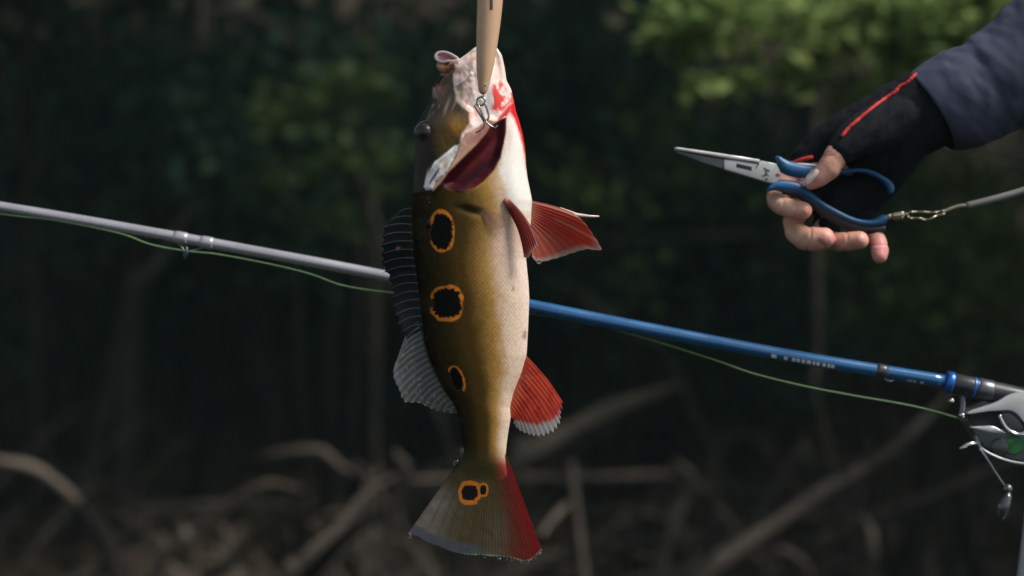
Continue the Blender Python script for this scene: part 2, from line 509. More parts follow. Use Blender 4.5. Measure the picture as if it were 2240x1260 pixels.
G1 = 'dark understorey shrubs on the bank'
SL = {(120, 180): 'dark green shrub on the bank above the rod tip section', (420, 330): 'dark green shrub below the pale broken trunk', (640, 300): 'dark shrub wrapped around the grey liana', (760, 420): 'shaded shrub beside the thin straight sapling', (230, 560): 'shaded low shrub behind the rod tip section', (1280, 330): 'dark green shrub between the fish head and the pliers',
      (1400, 640): 'dark shrub behind the blue rod near the pelvic fin', (1620, 560): 'dark shrub below the grey plier jaws', (60, 20): 'dark shrub around the top of the thin grey trunk', (900, 120): 'shaded shrub behind the open mouth of the fish', (1190, 160): 'shaded shrub beside the tan lure', (520, 680): 'low black-green shrub below the slack green line', (980, 700): 'shaded shrub hidden behind the spotted flank', (1750, 350): 'shaded shrub behind the gloved hand'}
L1 = 'dark leafy shrub in the shaded undergrowth behind the fishing rod'
for px, py, d, rx, rz in [(120, 180, 6.4, .9, .7), (420, 330, 5.6, .7, .5), (640, 300, 5.2, .6, .45), (760, 420, 5.8, .6, .5), (230, 560, 6.6, .8, .5), (1280, 330, 5.8, .7, .7), (1400, 640, 6.0, .7, .5), (1620, 560, 6.3, .7, .5), (60, 20, 5.8, .6, .5), (900, 120, 6.8, .9, .7), (1190, 160, 6.2, .6, .6), (520, 680, 6.8, .9, .4), (980, 700, 6.8, .9, .5), (-250, 300, 6.0, .9, .9), (2500, 400, 6.0, .9, .9), (1750, 350, 7.0, 1., .8)]:
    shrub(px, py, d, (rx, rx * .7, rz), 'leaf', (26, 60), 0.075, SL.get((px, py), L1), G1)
shrub(2090, 640, 4.6, (.50, .4, .26), 'leafm', (18, 60), 0.06, 'yellowish green shrub growing on the bank under the lanyard cable', None)
shrub(1960, 470, 4.9, (.45, .4, .25), 'leafm', (11, 50), 0.06, 'dull green shrub behind the swivel of the lanyard', None)
shrub(1360, 420, 5.0, (.40, .4, .3), 'leafm', (7, 40), 0.06, 'faint green shrub beyond the red pelvic fin', None)
shrub(720, 330, 4.7, (.34, .3, .22), 'leafm', (7, 50), 0.06, 'dull green shrub behind the spiny back fin of the fish', None)

# the bright tree leaning out over the water, upper right
bt = W(2950, 700, 3.2)
root = empty('leaning_tree', (bt.x, bt.y, float(ground_z(bt.x, bt.y)) - .05), 'sunlit light green tree with leafy sprays hanging out over the river', 'tree')
o0 = Vector(root.location)
V, F = tube_vf([(0, 0, 0), (.05, .1, .9), (-.05, .15, 1.7), (-.5, .05, 2.6)], [.09, .07, .055, .03], 10)
CL = []
for px, py, d, sx, sz, n in [(1480, 60, 2.9, .10, .035, 60), (1560, 15, 2.9, .10, .04, 70), (1530, 78, 3.0, .07, .03, 45), (1640, 30, 3.1, .12, .05, 70), (1545, 185, 3.0, .06, .02, 26), (1625, 170, 3.1, .06, .02, 22),
                             (1790, 95, 2.9, .08, .05, 55), (1755, 150, 2.9, .05, .04, 40), (1740, 185, 2.9, .03, .02, 16), (1960, 60, 2.9, .12, .05, 110), (2060, 30, 2.8, .14, .06, 120), (1900, 20, 2.9, .12, .04, 70),
                             (2090, 75, 2.8, .07, .03, 50), (1945, 205, 2.9, .07, .04, 60), (1900, 235, 2.9, .06, .03, 45), (1800, 0, 3.1, .12, .02, 30), (2200, 10, 2.8, .12, .05, 80), (1690, 60, 3.2, .08, .04, 16),
                             (1985, 160, 3.0, .07, .04, 40), (2330, 30, 3.3, .16, .12, 120), (2100, -60, 3.3, .25, .08, 160), (1750, -60, 3.4, .25, .06, 140), (1850, 110, 3.4, .10, .06, 14)]:
    c = W(px, py, d) - o0
    CL.append(np.array(c) + rng.normal(size=(n * 2, 3)) * np.array([sx * .58, .06, sz * .75]))
    a = Vector((-.2, .12, 2.0)) if py < 120 else Vector((-.05, .15, 1.65))
    v, f = tube_vf([a, a.lerp(c, .5) + Vector((0, 0, .08)), c], [.012, .007, .002], 6, base=len(V))
    V += v; F += f
mesh('trunk', V, F, M['bark'], root)
v, t = leaves_vf(np.concatenate(CL), 0.055, up=0.8)
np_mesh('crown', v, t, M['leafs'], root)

# leaf litter on the bank
n = 30000
lx = rng.uniform(-7, 7, n); ly = rng.uniform(3.6, 10, n)
C = np.stack([lx, ly, ground_z(lx, ly) + rng.uniform(.0, .05, n)], -1)
v, t = leaves_vf(C, 0.07, up=2.0)
tag(np_mesh('leaf_litter', v, t, M['litter']), 'brown fallen leaves covering the bank', 'litter', kind='stuff')

# dead branches and roots on the bank: pixel course, depth, radius px, material, label
BR = [
 ([(-120, 1000), (0, 1008), (80, 1028), (130, 1062), (168, 1095)], 3.6, 13, 'palewood', 'pale bent branch curving down into the black root', None),
 ([(160, 1090), (205, 1145), (240, 1200), (262, 1290)], 3.55, 24, 'darkwood', 'thick black root bending down below the pale bent branch', None),
 ([(390, 1190), (470, 1130), (530, 1085), (595, 1058), (660, 1070)], 3.9, 12, 'palewood', 'brown stick arching over the leaf litter beside the root tangle', None),
 ([(560, 1000), (620, 990), (700, 985), (745, 1020), (800, 1040)], 4.1, 9, 'palewood', 'grey mossy twig lying on top of the root tangle', None),
 ([(620, 1270), (690, 1200), (745, 1150), (800, 1080), (870, 1038)], 3.5, 13, 'palewood', 'long slanting root in the tangle beside the tail fin', None),
 ([(862, 985), (886, 1020), (884, 1055), (868, 1085), (858, 1130), (838, 1190), (825, 1290)], 3.3, 14, 'palewood', 'upright pale root standing close beside the tail fin', None),
 ([(850, 1180), (885, 1190), (920, 1235), (950, 1290)], 3.3, 14, 'palewood', 'pale fork of the upright root reaching under the tail fin', None),
 ([(790, 1085), (780, 1130), (785, 1180), (800, 1270)], 3.45, 12, 'palewood', 'short knobbly upright root in the tangle', None),
 ([(500, 1230), (560, 1180), (640, 1130), (700, 1100)], 4.0, 11, 'bark', 'dull brown root lying low in the tangle', None),
 ([(300, 1160), (400, 1110), (520, 1105), (640, 1100)], 4.2, 9, 'bark', 'thin brown stick lying flat on the leaf litter', None),
 ([(660, 1280), (740, 1190), (820, 1130), (890, 1110)], 3.6, 18, 'darkwood', 'dark wet root crossing behind the pale root tangle', None),
 ([(880, 1052), (960, 1048), (1080, 1045), (1300, 1043), (1510, 1036)], 4.3, 10, 'palewood', 'long thin level branch passing behind the tail fin', None),
 ([(1130, 1010), (1230, 950), (1330, 900), (1420, 865), (1500, 840)], 4.2, 22, 'bark', 'broad slanting dead bough below the anal fin', None),
 ([(1560, 1240), (1640, 1180), (1705, 1140), (1790, 1080), (1860, 1040), (1950, 985), (2040, 900), (2120, 800)], 3.9, 15, 'palewood', 'long diagonal dead branch behind the reel handle', None),
 ([(1740, 1004), (1800, 1012), (1880, 1010), (1960, 990)], 4.0, 9, 'bark', 'thin brown twig joining the long diagonal branch', None),
 ([(1780, 1200), (1900, 1135), (2040, 1085), (2160, 1030), (2300, 960)], 3.8, 12, 'bark', 'dark slender branch rising towards the reel knob', None),
 ([(1890, 1130), (1907, 1170), (1908, 1230), (1900, 1300)], 3.6, 13, 'palewood', 'short upright greyish stake in the bank', None),
 ([(1700, 1200), (1735, 1212), (1765, 1245), (1780, 1290)], 3.6, 10, 'palewood', 'small hooked root with a reddish end', None),
 ([(1185, 1170), (1205, 1140), (1240, 1105), (1260, 1095)], 3.0, 10, 'palewood', 'short pale broken stick leaning behind the red edge of the tail', None),
 ([(1470, 1150), (1495, 1100), (1510, 1060), (1560, 1010), (1600, 940)], 4.1, 10, 'bark', 'thin leaning brown stem beside the long diagonal branch', None),
 ([(1500, 1260), (1540, 1180), (1560, 1120), (1555, 1030), (1570, 960)], 4.2, 16, 'bark', 'reddish brown rotten stump root on the bank', None),
 ([(1290, 1240), (1380, 1190), (1450, 1180), (1520, 1210)], 3.9, 11, 'bark', 'curved root lying on the litter under the long thin branch', None),
 ([(1210, 1240), (1280, 1200), (1360, 1140), (1400, 1150)], 4.1, 12, 'bark', 'knotted low root near the tip of the tail', None),
 ([(420, -160), (432, -60), (434, 20), (433, 72)], 3.4, 12, 'palewood', 'pale broken trunk hanging at the top of the picture', None),
 ([(440, 30), (520, 25), (590, 55), (640, 100), (700, 180), (760, 270), (800, 420)], 4.8, 13, 'bark', 'grey liana arching down through the dark foliage', None),
 ([(806, -80), (812, 80), (814, 200), (820, 600), (822, 980)], 5.0, 12, 'bark', 'thin straight sapling trunk behind the head of the fish', None),
 ([(60, 200), (64, 420), (72, 700), (80, 960), (110, 1010)], 4.9, 13, 'darkwood', 'thin grey upright trunk crossing behind the rod end', None),
 ([(1782, 120), (1784, 240), (1786, 420), (1790, 900)], 4.0, 12, 'bark', 'slender grey trunk behind the gloved knuckles', None),
 ([(1180, 600), (1260, 640), (1330, 690), (1450, 760)], 5.0, 11, 'bark', 'faint fallen stem slanting behind the blue rod', None),
 ([(290, 640), (330, 590), (370, 530), (450, 400), (480, 300)], 5.0, 13, 'bark', 'leaning dead stem behind the rod guide', None),
 ([(1300, 540), (1450, 520), (1650, 512), (1800, 500)], 5.2, 9, 'bark', 'thin level twig behind the pelvic fin', None),
]
for i, (pts, d, r, mat, lab, g) in enumerate(BR):
    C = catmull(pts, 5)
    n = len(C)
    dep = d + 0.12 * np.sin(np.linspace(0, 3.0, n) + i)
    P = [W(c[0], c[1], q) for c, q in zip(C, dep)]
    s = K * (D + d) / D
    rad = [s * r * (1.12 - 0.4 * t + 0.10 * math.sin(t * 17 + i)) for t in np.linspace(0, 1, n)]
    # carry both ends on into the bank (or, for hanging ones, up into the canopy)
    def foot(p, q):
        side = (p - q); side.z = 0
        side = side.normalized() * 0.45 if side.length > 1e-4 else Vector((0.2, 0, 0))
        t = p + side + Vector((0, 0.3, 0))
        t.z = float(ground_z(t.x, t.y)) - 0.05
        return t
    over = [P[k_].z - float(ground_z(P[k_].x, P[k_].y)) for k_ in (0, -1)]
    if 'hanging' in lab:
        P.insert(0, P[0] + Vector((0.2, 1.2, 1.6))); rad.insert(0, rad[0] * 1.3)
    elif 'trunk' in lab or 'liana' in lab:
        P.insert(0, P[0] + Vector((0.1, 0.1, 1.8))); rad.insert(0, rad[0] * .8)
        P.append(foot(P[-1], P[-2])); rad.append(rad[-1] * .9)
    else:
        low = 0 if over[0] < over[1] else -1
        for k_ in (0, -1):
            if 'pale bent' in lab and k_ == -1: continue
            if k_ == low or over[k_] < 0.3:
                f_ = foot(P[k_], P[1 if k_ == 0 else -2])
                if k_ == 0: P.insert(0, f_); rad.insert(0, rad[0])
                else: P.append(f_); rad.append(rad[-1])
            else:                      # a free end runs out to a tip
                m_ = min(8, len(rad) - 1)
                for j_ in range(m_):
                    w_ = 0.25 + 0.75 * j_ / m_
                    rad[j_ if k_ == 0 else -1 - j_] *= w_
    Q = catmull([(*p, q_) for p, q_ in zip(P, rad)], 3)
    P = [Vector(q_[:3]) for q_ in Q]; rad = [max(q_[3], .001) for q_ in Q]
    o = P[-1].copy()
    V, F = tube_vf([p - o for p in P], rad, 8)
    tag(mesh('dead_branch' if 'root' not in lab else 'tree_root', V, F, M[mat], loc=o), lab, 'branch' if 'root' not in lab else 'root')

# brushwood: the uncountable thin twigs and roots between the branches
V, F = [], []
for i in range(520):
    if i % 2: x, y = random.uniform(-4.5, 4.5), random.uniform(3.7, 5.8)
    else:
        pq = W(random.choice((random.gauss(690, 130), random.gauss(1420, 160))), 1200, random.uniform(3.6, 4.6)); x, y = pq.x, pq.y
    p = Vector((x, y, float(ground_z(x, y)) - .03))
    a = random.uniform(0, 2 * math.pi); L = random.uniform(.25, .9); e = random.uniform(.1, .9)
    d = Vector((math.cos(a) * math.cos(e), .4 * math.sin(a), math.sin(e))) * L
    mid = p + d * .55 + Vector((random.uniform(-.08, .08), 0, random.uniform(.02, .16)))
    q_ = p + d + Vector((0, 0, -random.uniform(0, .25) * L))
    r_ = random.uniform(.004, .012)
    v, f = tube_vf([p, p.lerp(mid, .5) + Vector((0, 0, .03)), mid, mid.lerp(q_, .5) + Vector((0, 0, .02)), q_], [r_, r_ * .9, r_ * .8, r_ * .6, r_ * .3], 6, base=len(V))
    V += v; F += f
tag(mesh('brushwood', V, F, M['palewood']), 'tangle of thin dead twigs and roots covering the bank', 'brushwood', kind='stuff')

# ------------------------------------------------------------------ the fish
FP = Plane(1040, 1225, 0.0)
fish = empty('fish', FP.loc, 'olive gold fish with black orange-ringed spots and red fins hanging from a lure', 'fish')
def HP(*p): return [(890 + a / 5.25, 200 + b / 5.25) for a, b in p]
def MP(*p): return [(930 + a / 8.4, 90 + b / 8.4) for a, b in p]

LV = [(100, 1046), (105, 1036), (117, 1022), (128, 1006), (134, 996), (139, 978), (144, 958), (150, 957), (158, 963), (167, 964), (177, 955), (189, 946), (205, 945), (219, 943), (230, 936), (252, 923), (267, 916), (295, 910), (320, 908), (353, 907), (400, 904), (453, 900), (500, 902), (561, 905), (600, 911), (668, 919), (747, 928), (787, 940), (847, 968), (878, 989), (906, 1002), (943, 1008), (978, 1013), (1010, 1010), (1035, 1000), (1050, 994)]
RV = [(100, 1082), (105, 1088), (121, 1098), (148, 1104), (176, 1108), (195, 1118), (214, 1123), (245, 1129), (269, 1137), (295, 1144), (324, 1149), (365, 1151), (389, 1154), (418, 1160), (438, 1164), (488, 1161), (530, 1154), (568, 1151), (617, 1156), (652, 1158), (724, 1155), (776, 1152), (815, 1141), (860, 1123), (890, 1116), (916, 1117), (943, 1112), (974, 1108), (997, 1106), (1020, 1110), (1036, 1116), (1050, 1122)]
TV = [(100, 6), (112, 18), (140, 30), (180, 40), (250, 50), (330, 60), (420, 66), (520, 64), (650, 60), (780, 49), (880, 37), (950, 28), (1000, 22), (1030, 12), (1050, 4)]
NR, NC = 560, 140
rows = np.linspace(100, 1050, NR)
a_ = np.linspace(-1, 1, NC)
S1 = np.sin(a_ * math.pi / 2)
Ls = np.interp(rows, *zip(*LV)); Rs = np.interp(rows, *zip(*RV)); Ts = np.interp(rows, *zip(*TV))
ker = np.hanning(9); ker /= ker.sum()
def smooth(a, k=ker):
    p = len(k) // 2
    return np.convolve(np.pad(a, p, mode='edge'), k, 'valid')
Ls, Rs, Ts = smooth(Ls), smooth(Rs), smooth(Ts, np.hanning(31) / np.hanning(31).sum())
Sg = np.repeat(S1[None], NR, 0)
Yg = np.repeat(rows[:, None], NC, 1)
Xg = (Ls[:, None] + Rs[:, None]) / 2 + Sg * (Rs - Ls)[:, None] / 2
ex = 2.3 - 0.25 * sm(-Sg, 0, 1)
pw = 0.55 + 0.12 * sm(-Sg, 0, 1)
Hg = Ts[:, None] * np.clip(1 - np.abs(Sg) ** ex, 0, 1) ** pw
n1 = fbm(Xg / 26, Yg / 40, 1); n2 = fbm(Xg / 7, Yg / 9, 2); n3 = fbm(Xg / 60, Yg / 30, 5)

# colour by place: back -> flank -> gold -> belly; back and flank pigment darkened further for shade
gv = np.interp(rows, [420, 480, 560, 650, 760, 850, 950, 1010], [0.20, 0.26, 0.19, 0.19, 0.26, 0.40, 0.36, 0.42])[:, None]
t = Sg + 0.09 * n1 + 0.04 * n2
BACK, OLIVE, GOLD, CREAM, WHITE = (0.008, 0.006, 0.003), (0.064, 0.037, 0.008), (0.37, 0.205, 0.052), (0.62, 0.475, 0.36), (0.70, 0.60, 0.53)
c = np.ones(Xg.shape + (3,)) * np.array(BACK)
c = mixc(c, (0.030, 0.022, 0.007), sm(t, -0.98, -0.6))
c = mixc(c, OLIVE, sm(t, -0.7, -0.1))
c = mixc(c, GOLD, sm(t, gv - 0.34, gv + 0.16))
c = mixc(c, CREAM, sm(t, gv + 0.06, gv + 0.46))
c = mixc(c, WHITE, 0.8 * sm(t, gv + 0.45, gv + 0.95))
c = mixc(c, (0.70, 0.47, 0.40), 0.55 * np.exp(-((Xg - 1105) / 30) ** 2 - ((Yg - 540) / 45) ** 2))
# olive speckle and faint bars
c = mixc(c, (0.10, 0.07, 0.02), 0.2 * sm(n2, 0.15, 0.5) * sm(gv + 0.25 - t, 0, 0.3))
c = mixc(c, (0.035, 0.028, 0.012), 0.5 * sm(np.sin(Yg / 26.0 + 1.2), 0.4, 1.0) * sm(-Sg, -0.25, 0.6) * (Yg > 440))
tb = mixc(mixc(np.ones_like(c) * np.array((0.075, 0.06, 0.022)), (0.20, 0.04, 0.022), sm(Sg, 0.35, 0.7)), (0.30, 0.04, 0.03), sm(Sg, 0.7, 0.95))
fade = sm(Yg + 8 * n1, 972, 1024)[..., None]
c = c * (1 - fade) + tb * fade
lat_a, lat_b = Yg / 10.5, np.arcsin(np.clip(Sg, -1, 1)) * np.interp(rows, [430, 800, 1000], [11.5, 8.5, 5.0])[:, None] * 1.15
lat = np.abs(np.sin(math.pi * (lat_a + lat_b))) * np.abs(np.sin(math.pi * (lat_a - lat_b)))
c = c * (1 + (0.26 * (lat - 0.4) * sm(np.abs(Sg), 1.0, 0.8) * sm(Yg, 430, 470))[..., None])
scaly = np.ones(Xg.shape)

# ---- head
hm = sm(438 - Yg, 0, 26)
headc = np.ones_like(c) * np.array((0.085, 0.050, 0.012))
headc = mixc(headc, (0.018, 0.015, 0.008), sm(962 - Xg + 14 * n1 + 10 * sm(Yg, 300, 340), 0, 30) * sm(Yg, 235, 300))  # left side of head darkened in the colour, away from the light
headc = mixc(headc, (0.030, 0.018, 0.010), sm(966 - Xg + 10 * n1, 0, 12) * sm(Yg, 158, 168) * sm(290 - Yg, 0, 60))
headc = mixc(headc, (0.46, 0.21, 0.030), np.exp(-((Xg - 1003) / 20) ** 2 - ((Yg - 268) / 26) ** 2))
headc = mixc(headc, (0.42, 0.27, 0.06), np.exp(-((Xg - 1012) / 13) ** 2 - ((Yg - 228) / 16) ** 2))
headc = mixc(headc, (0.20, 0.07, 0.030), sm(240 - Yg, 0, 40) * sm(n1, -0.35, 0.25))
headc = mixc(headc, (0.020, 0.012, 0.008), 0.85 * sm(fbm(Xg / 13, Yg / 18, 23, 2), 0.05, 0.4) * sm(262 - Yg, 0, 40))
headc = mixc(headc, (0.55, 0.40, 0.34), 0.7 * sm(fbm((Xg + Yg * .4) / 8, Yg / 26, 29, 2), 0.3, 0.6) * sm(262 - Yg, 0, 30) * sm(Yg, 165, 180))
headc = mixc(headc, (0.42, 0.17, 0.045), np.exp(-((Xg - 972) / 15) ** 2 - ((Yg - 152) / 9) ** 2))
headc = mixc(headc, (0.05, 0.03, 0.014), np.exp(-((Xg - 972) / 12) ** 2 - ((Yg - 180) / 11) ** 2) * 0.9)
headc = mixc(headc, (0.035, 0.035, 0.018), 0.8 * np.exp(-((Xg - 1005) / 8) ** 2 - ((Yg - 244) / 6) ** 2))
gill = HP((1150, 300), (1140, 430), (1120, 620), (1080, 780), (1000, 930), (880, 1060), (780, 1130), (640, 1175), (520, 1150), (430, 1110), (400, 1070), (480, 960), (560, 880), (700, 740), (800, 640), (900, 520), (960, 420), (1050, 350))
peach = HP((620, 620), (700, 520), (800, 450), (900, 395), (940, 350), (1000, 360), (960, 420), (900, 520), (800, 640), (700, 740), (560, 880), (480, 960), (400, 1070), (310, 1160), (300, 1120), (340, 1050), (480, 930), (560, 800), (600, 700))
bone = HP((610, 630), (560, 640), (440, 740), (330, 820), (240, 910), (210, 1050), (200, 1110), (230, 1145), (300, 1140), (340, 1050), (480, 930), (540, 820), (590, 720))
memb = MP((600, 330), (760, 200), (940, 70), (1320, 90), (1400, 280), (1480, 650), (1500, 760), (1600, 920)) + HP((1215, 130), (1160, 170), (1080, 280), (1040, 340), (940, 350), (880, 390), (800, 450), (700, 520), (620, 620), (640, 500), (720, 390), (715, 260), (640, 200), (560, 130)) + MP((560, 1040), (540, 960), (520, 800), (510, 640), (550, 540), (550, 400))
redtri = HP((1225, 130), (1170, 170), (1080, 285), (1035, 345), (1080, 352), (1150, 300), (1190, 245), (1240, 290), (1300, 380), (1400, 500), (1400, 100))
redst = HP((1190, 20), (1215, 130), (1180, 245), (1230, 320), (1275, 440), (1320, 600), (1350, 740), (1372, 890), (1460, 880), (1400, 560), (1330, 300), (1280, 100), (1240, 0))
throat = HP((1180, 280), (1220, 340), (1275, 440), (1340, 650), (1370, 860), (1480, 1260), (1500, 1400), (1230, 1400), (1150, 1230), (1130, 1100), (1060, 960), (1090, 790), (1140, 600), (1155, 400))
D_ = {k: sd(p, Xg, Yg) for k, p in dict(gill=gill, peach=peach, bone=bone, memb=memb, redtri=redtri, redst=redst, throat=throat).items()}
leftof = sm(sd(HP((900, 380), (310, 1165), (0, 1165), (-200, 1400), (-400, 1400), (-400, -700), (600, -700), (900, -100)), Xg, Yg), 4, -4)
c = mixc(c, (1, 1, 1), 0) * (1 - leftof[..., None]) + headc * leftof[..., None]
scaly *= 1 - leftof * np.where(Yg < 300, 0.95 * sm(300 - Yg, 0, 40), 0.0) - leftof * 0.25 * sm(Yg, 290, 300)
m = sm(D_['throat'] + 3 * n2, 6, -9)
c = mixc(c, (0.72, 0.68, 0.61), m); scaly *= 1 - 0.7 * m
c = mixc(c, (0.42, 0.30, 0.27), 0.6 * m * np.exp(-((Xg - 1112) / 10) ** 2 - ((Yg - 300) / 30) ** 2))
m = sm(D_['memb'] + 2 * n2, 2.5, -3)
mc = np.ones_like(c) * np.array((0.70, 0.56, 0.50))
mc = mixc(mc, (0.74, 0.70, 0.66), sm(n1 + 0.4 * n2, -0.1, 0.35))
mc = mixc(mc, (0.68, 0.40, 0.33), 0.75 * sm(fbm((Xg + Yg * .5) / 20, (Yg - Xg * .4) / 34, 55, 3), 0.02, 0.4))
mc = mixc(mc, (0.55, 0.44, 0.28), np.exp(-((Xg - 1010) / 12) ** 2 - ((Yg - 205) / 14) ** 2))
mc = mixc(mc, (0.50, 0.20, 0.10), 0.8 * np.exp(-((Xg - 1036) / 8) ** 2 - ((Yg - 131) / 6) ** 2))
fold = np.abs(sd(MP((845, 640), (800, 710), (730, 770), (640, 830), (590, 850), (640, 832), (730, 772), (800, 712)), Xg, Yg))
mc = mixc(mc, (0.40, 0.13, 0.08), 0.75 * sm(fold, 2.6, 0.2))
mc = mixc(mc, (0.30, 0.25, 0.12), 0.7 * np.exp(-((Xg - 1034) / 7) ** 2 - ((Yg - 113) / 4) ** 2))
blood = sm(fbm(Xg / 13, Yg / 22, 31) + 0.3 * n2 + 0.9 * np.exp(-((Xg - 1083) / 10) ** 2 - ((Yg - 214) / 22) ** 2) + 0.5 * np.exp(-((Xg - 1096) / 5) ** 2 - ((Yg - 186) / 9) ** 2), 0.06, 0.55) * sm(Xg, 1070, 1082) * sm(Yg, 168, 188)
mc = mixc(mc, (0.62, 0.045, 0.030), blood)
c = c * (1 - m[..., None]) + mc * m[..., None]; scaly = scaly * (1 - m) + 0.45 * m
for kname, colr in (('redtri', (0.50, 0.010, 0.016)), ('redst', (0.56, 0.014, 0.018))):
    m = sm(D_[kname] + 1.5 * n2, 3, -4) * (Yg < 372)
    c = mixc(c, colr, m); scaly *= 1 - m
m = sm(D_['peach'] + 1.5 * n2, 1.5, -1.5)
pc = np.ones_like(c) * np.array((0.62, 0.33, 0.21))
pc = mixc(pc, (0.70, 0.58, 0.52), sm(1012 + (330 - Yg) * 0.25 - Xg, -6, 10) * sm(310 - Yg, 0, 12))
pc = mixc(pc, (0.33, 0.13, 0.11), sm(Xg - (1038 + (300 - Yg) * .5), -6, 8) * sm(330 - Yg, 0, 22))
c = c * (1 - m[..., None]) + pc * m[..., None]; scaly *= 1 - m
m = sm(D_['bone'] + 1.5 * n2, 1.5, -2)
streak = sm(fbm((Xg + Yg * .7) / 8, (Xg * .7 - Yg) / 70, 47, 1), 0.22, 0.45) * sm(Yg, 345, 362)
bc = mixc(np.ones_like(c) * np.array((0.78, 0.75, 0.71)), (0.030, 0.028, 0.020), streak * 0.9)
bc = mixc(bc, (0.42, 0.33, 0.16), 0.7 * np.exp(-((Xg - 975) / 8) ** 2 - ((Yg - 362) / 14) ** 2))
c = c * (1 - m[..., None]) + bc * m[..., None]; scaly *= 1 - m
m = sm(D_['gill'], 1.0, -2.0)
gc = np.ones_like(c) * np.array((0.085, 0.010, 0.016))
arcg = D_['gill']
along = (Xg - 960) * 0.70 - (Yg - 410) * 0.71
across = (Xg - 960) * 0.71 + (Yg - 410) * 0.70
gc = mixc(gc, (0.022, 0.006, 0.011), 0.85 * np.exp(-((across - 32 - 0.10 * along) / 9) ** 2))
gc = mixc(gc, (0.14, 0.018, 0.022), 0.8 * np.exp(-((across - 16) / 9) ** 2) * sm(along, 30, 90))
gc = mixc(gc, (0.020, 0.006, 0.011), 0.8 * sm(along, 45, -10))
gc = 0.75 * gc * (1 + 0.25 * n2[..., None])
c = c * (1 - m[..., None]) + gc * m[..., None]; scaly = scaly * (1 - m) + 0.85 * m
gm = m
# silvery brow in front of the eye
brow = sm(sd([(946, 206), (950, 222), (942, 250), (936, 268), (912, 292), (904, 290), (920, 240)], Xg, Yg) + 2 * n2, 2, -2)
c = mixc(c, (0.040, 0.039, 0.036), brow); scaly *= 1 - brow
c = mixc(c, (0.60, 0.42, 0.34), 0.8 * np.exp(-(((Xg - 977) + (Yg - 240) * .35) / 3.5) ** 2 - ((Yg - 235) / 17) ** 2))
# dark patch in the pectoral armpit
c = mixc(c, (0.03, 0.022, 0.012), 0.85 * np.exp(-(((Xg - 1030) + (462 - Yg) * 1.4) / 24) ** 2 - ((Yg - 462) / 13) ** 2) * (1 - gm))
# ocelli
def ocellus(cx, cy, ri, ro, p, seed, gap=None, rot=0.0, cut=None):
    global c
    ca, sa = math.cos(rot), math.sin(rot)
    dx, dy = (Xg - cx) * ca + (Yg - cy) * sa, -(Xg - cx) * sa + (Yg - cy) * ca
    th = np.arctan2(dy, dx)
    j = np.round(4 * vnoise(th * 5.5 + 40, th * 0 + seed, seed)) / 4 * .6 + .5 * vnoise(th * 13 + 40, th * 0, seed + 1) - .55
    j2 = vnoise(th * 3 + 60, th * 0 + seed + 3, seed + 9) - .5
    q_in = (np.abs(dx / ri[0]) ** p + np.abs(dy / ri[1]) ** p) ** (1 / p) + 0.26 * j
    q_out = (np.abs(dx / ro[0]) ** p + np.abs(dy / ro[1]) ** p) ** (1 / p) + 0.11 * j2
    ring = sm(q_out, 1.04, 0.94)
    if gap is not None:
        ring = ring * (1 - sm(np.cos(th - gap[0]), gap[1], gap[1] + .06) * sm(q_in, 0.95, 1.05))
    if cut is not None: ring = ring * cut
    c = mixc(c, mixc(np.ones_like(c) * np.array((0.72, 0.24, 0.025)), (0.55, 0.13, 0.014), sm(n2, 0, .5)), ring)
    c = mixc(c, (0.005, 0.006, 0.006), sm(q_in, 1.05, 0.95) * (1 if cut is None else cut))
ocellus(968, 508, (24.5, 39), (29.5, 47), 2.1, 3, gap=(math.pi * 0.97, 0.80))
ocellus(979, 663, (31.5, 31), (36.5, 39.5), 2.8, 5, gap=(math.pi * 1.0, 0.93))
ocellus(1000, 827, (12.5, 26), (16, 31), 2.2, 8, rot=-0.35, gap=(math.pi * 0.9, 0.15))
# scars on the belly
for sx, sy, r_ in ((1147, 735, 5), (1149, 727, 3), (1123, 632, 3)):
    c = mixc(c, (0.25, 0.10, 0.08), 0.8 * np.exp(-((Xg - sx) / r_) ** 2 - ((Yg - sy) / (r_ * 1.6)) ** 2))

# ---- relief
edge = np.clip(1 - np.abs(Sg) ** 6, 0, 1)
Hg = Hg + edge * (
    7 * sm(D_['peach'], 10, -2) * (1 - sm(D_['gill'], 2, -6)) * (Yg < 440)
    - 20 * sm(D_['gill'], 2, -20) + 3.5 * gm * np.cos(across / 6.5)
    + 6 * sm(D_['bone'], 2, -6) + 5 * sm(D_['bone'], 2, -2) * fbm((Xg + Yg * .7) / 8, (Xg * .7 - Yg) / 70, 47, 1)
    - 9 * sm(D_['memb'], 1, -14) + 4 * sm(D_['memb'], 0, -8) * fbm((Xg - Yg * 0.3) / 34, (Yg + Xg * .5) / 70, 77, 1)
    + 4 * sm(fold, 8, 0) * sm(D_['memb'], 0, -4)
    + 5 * sm(D_['redst'], 3, -4) * (Yg < 372)
    + 8 * np.exp(-((Xg - 972) / 12) ** 2 - ((Yg - 152) / 8) ** 2) + 5 * np.exp(-((Xg - 990) / 9) ** 2 - ((Yg - 146) / 7) ** 2)
    + 4 * leftof * n1 + 2.4 * leftof * fbm(Xg / 11, Yg / 15, 12, 2) * sm(270 - Yg, 0, 60)
    + 9 * np.exp(-((Xg - 1130) / 22) ** 2 - ((Yg - 400) / 60) ** 2)
    - 7 * np.exp(-(((Xg - 1030) + (462 - Yg) * 1.4) / 22) ** 2 - ((Yg - 464) / 10) ** 2)
    + 5 * brow)
Hg = np.maximum(Hg, 0.4 * np.clip(1 - np.abs(Sg), 0, 1))
Vf = FP.arr(Xg, Yg, Hg).reshape(-1, 3)
Vb = FP.arr(Xg, Yg, -Hg).reshape(-1, 3)
ii = np.arange(NR * NC).reshape(NR, NC)
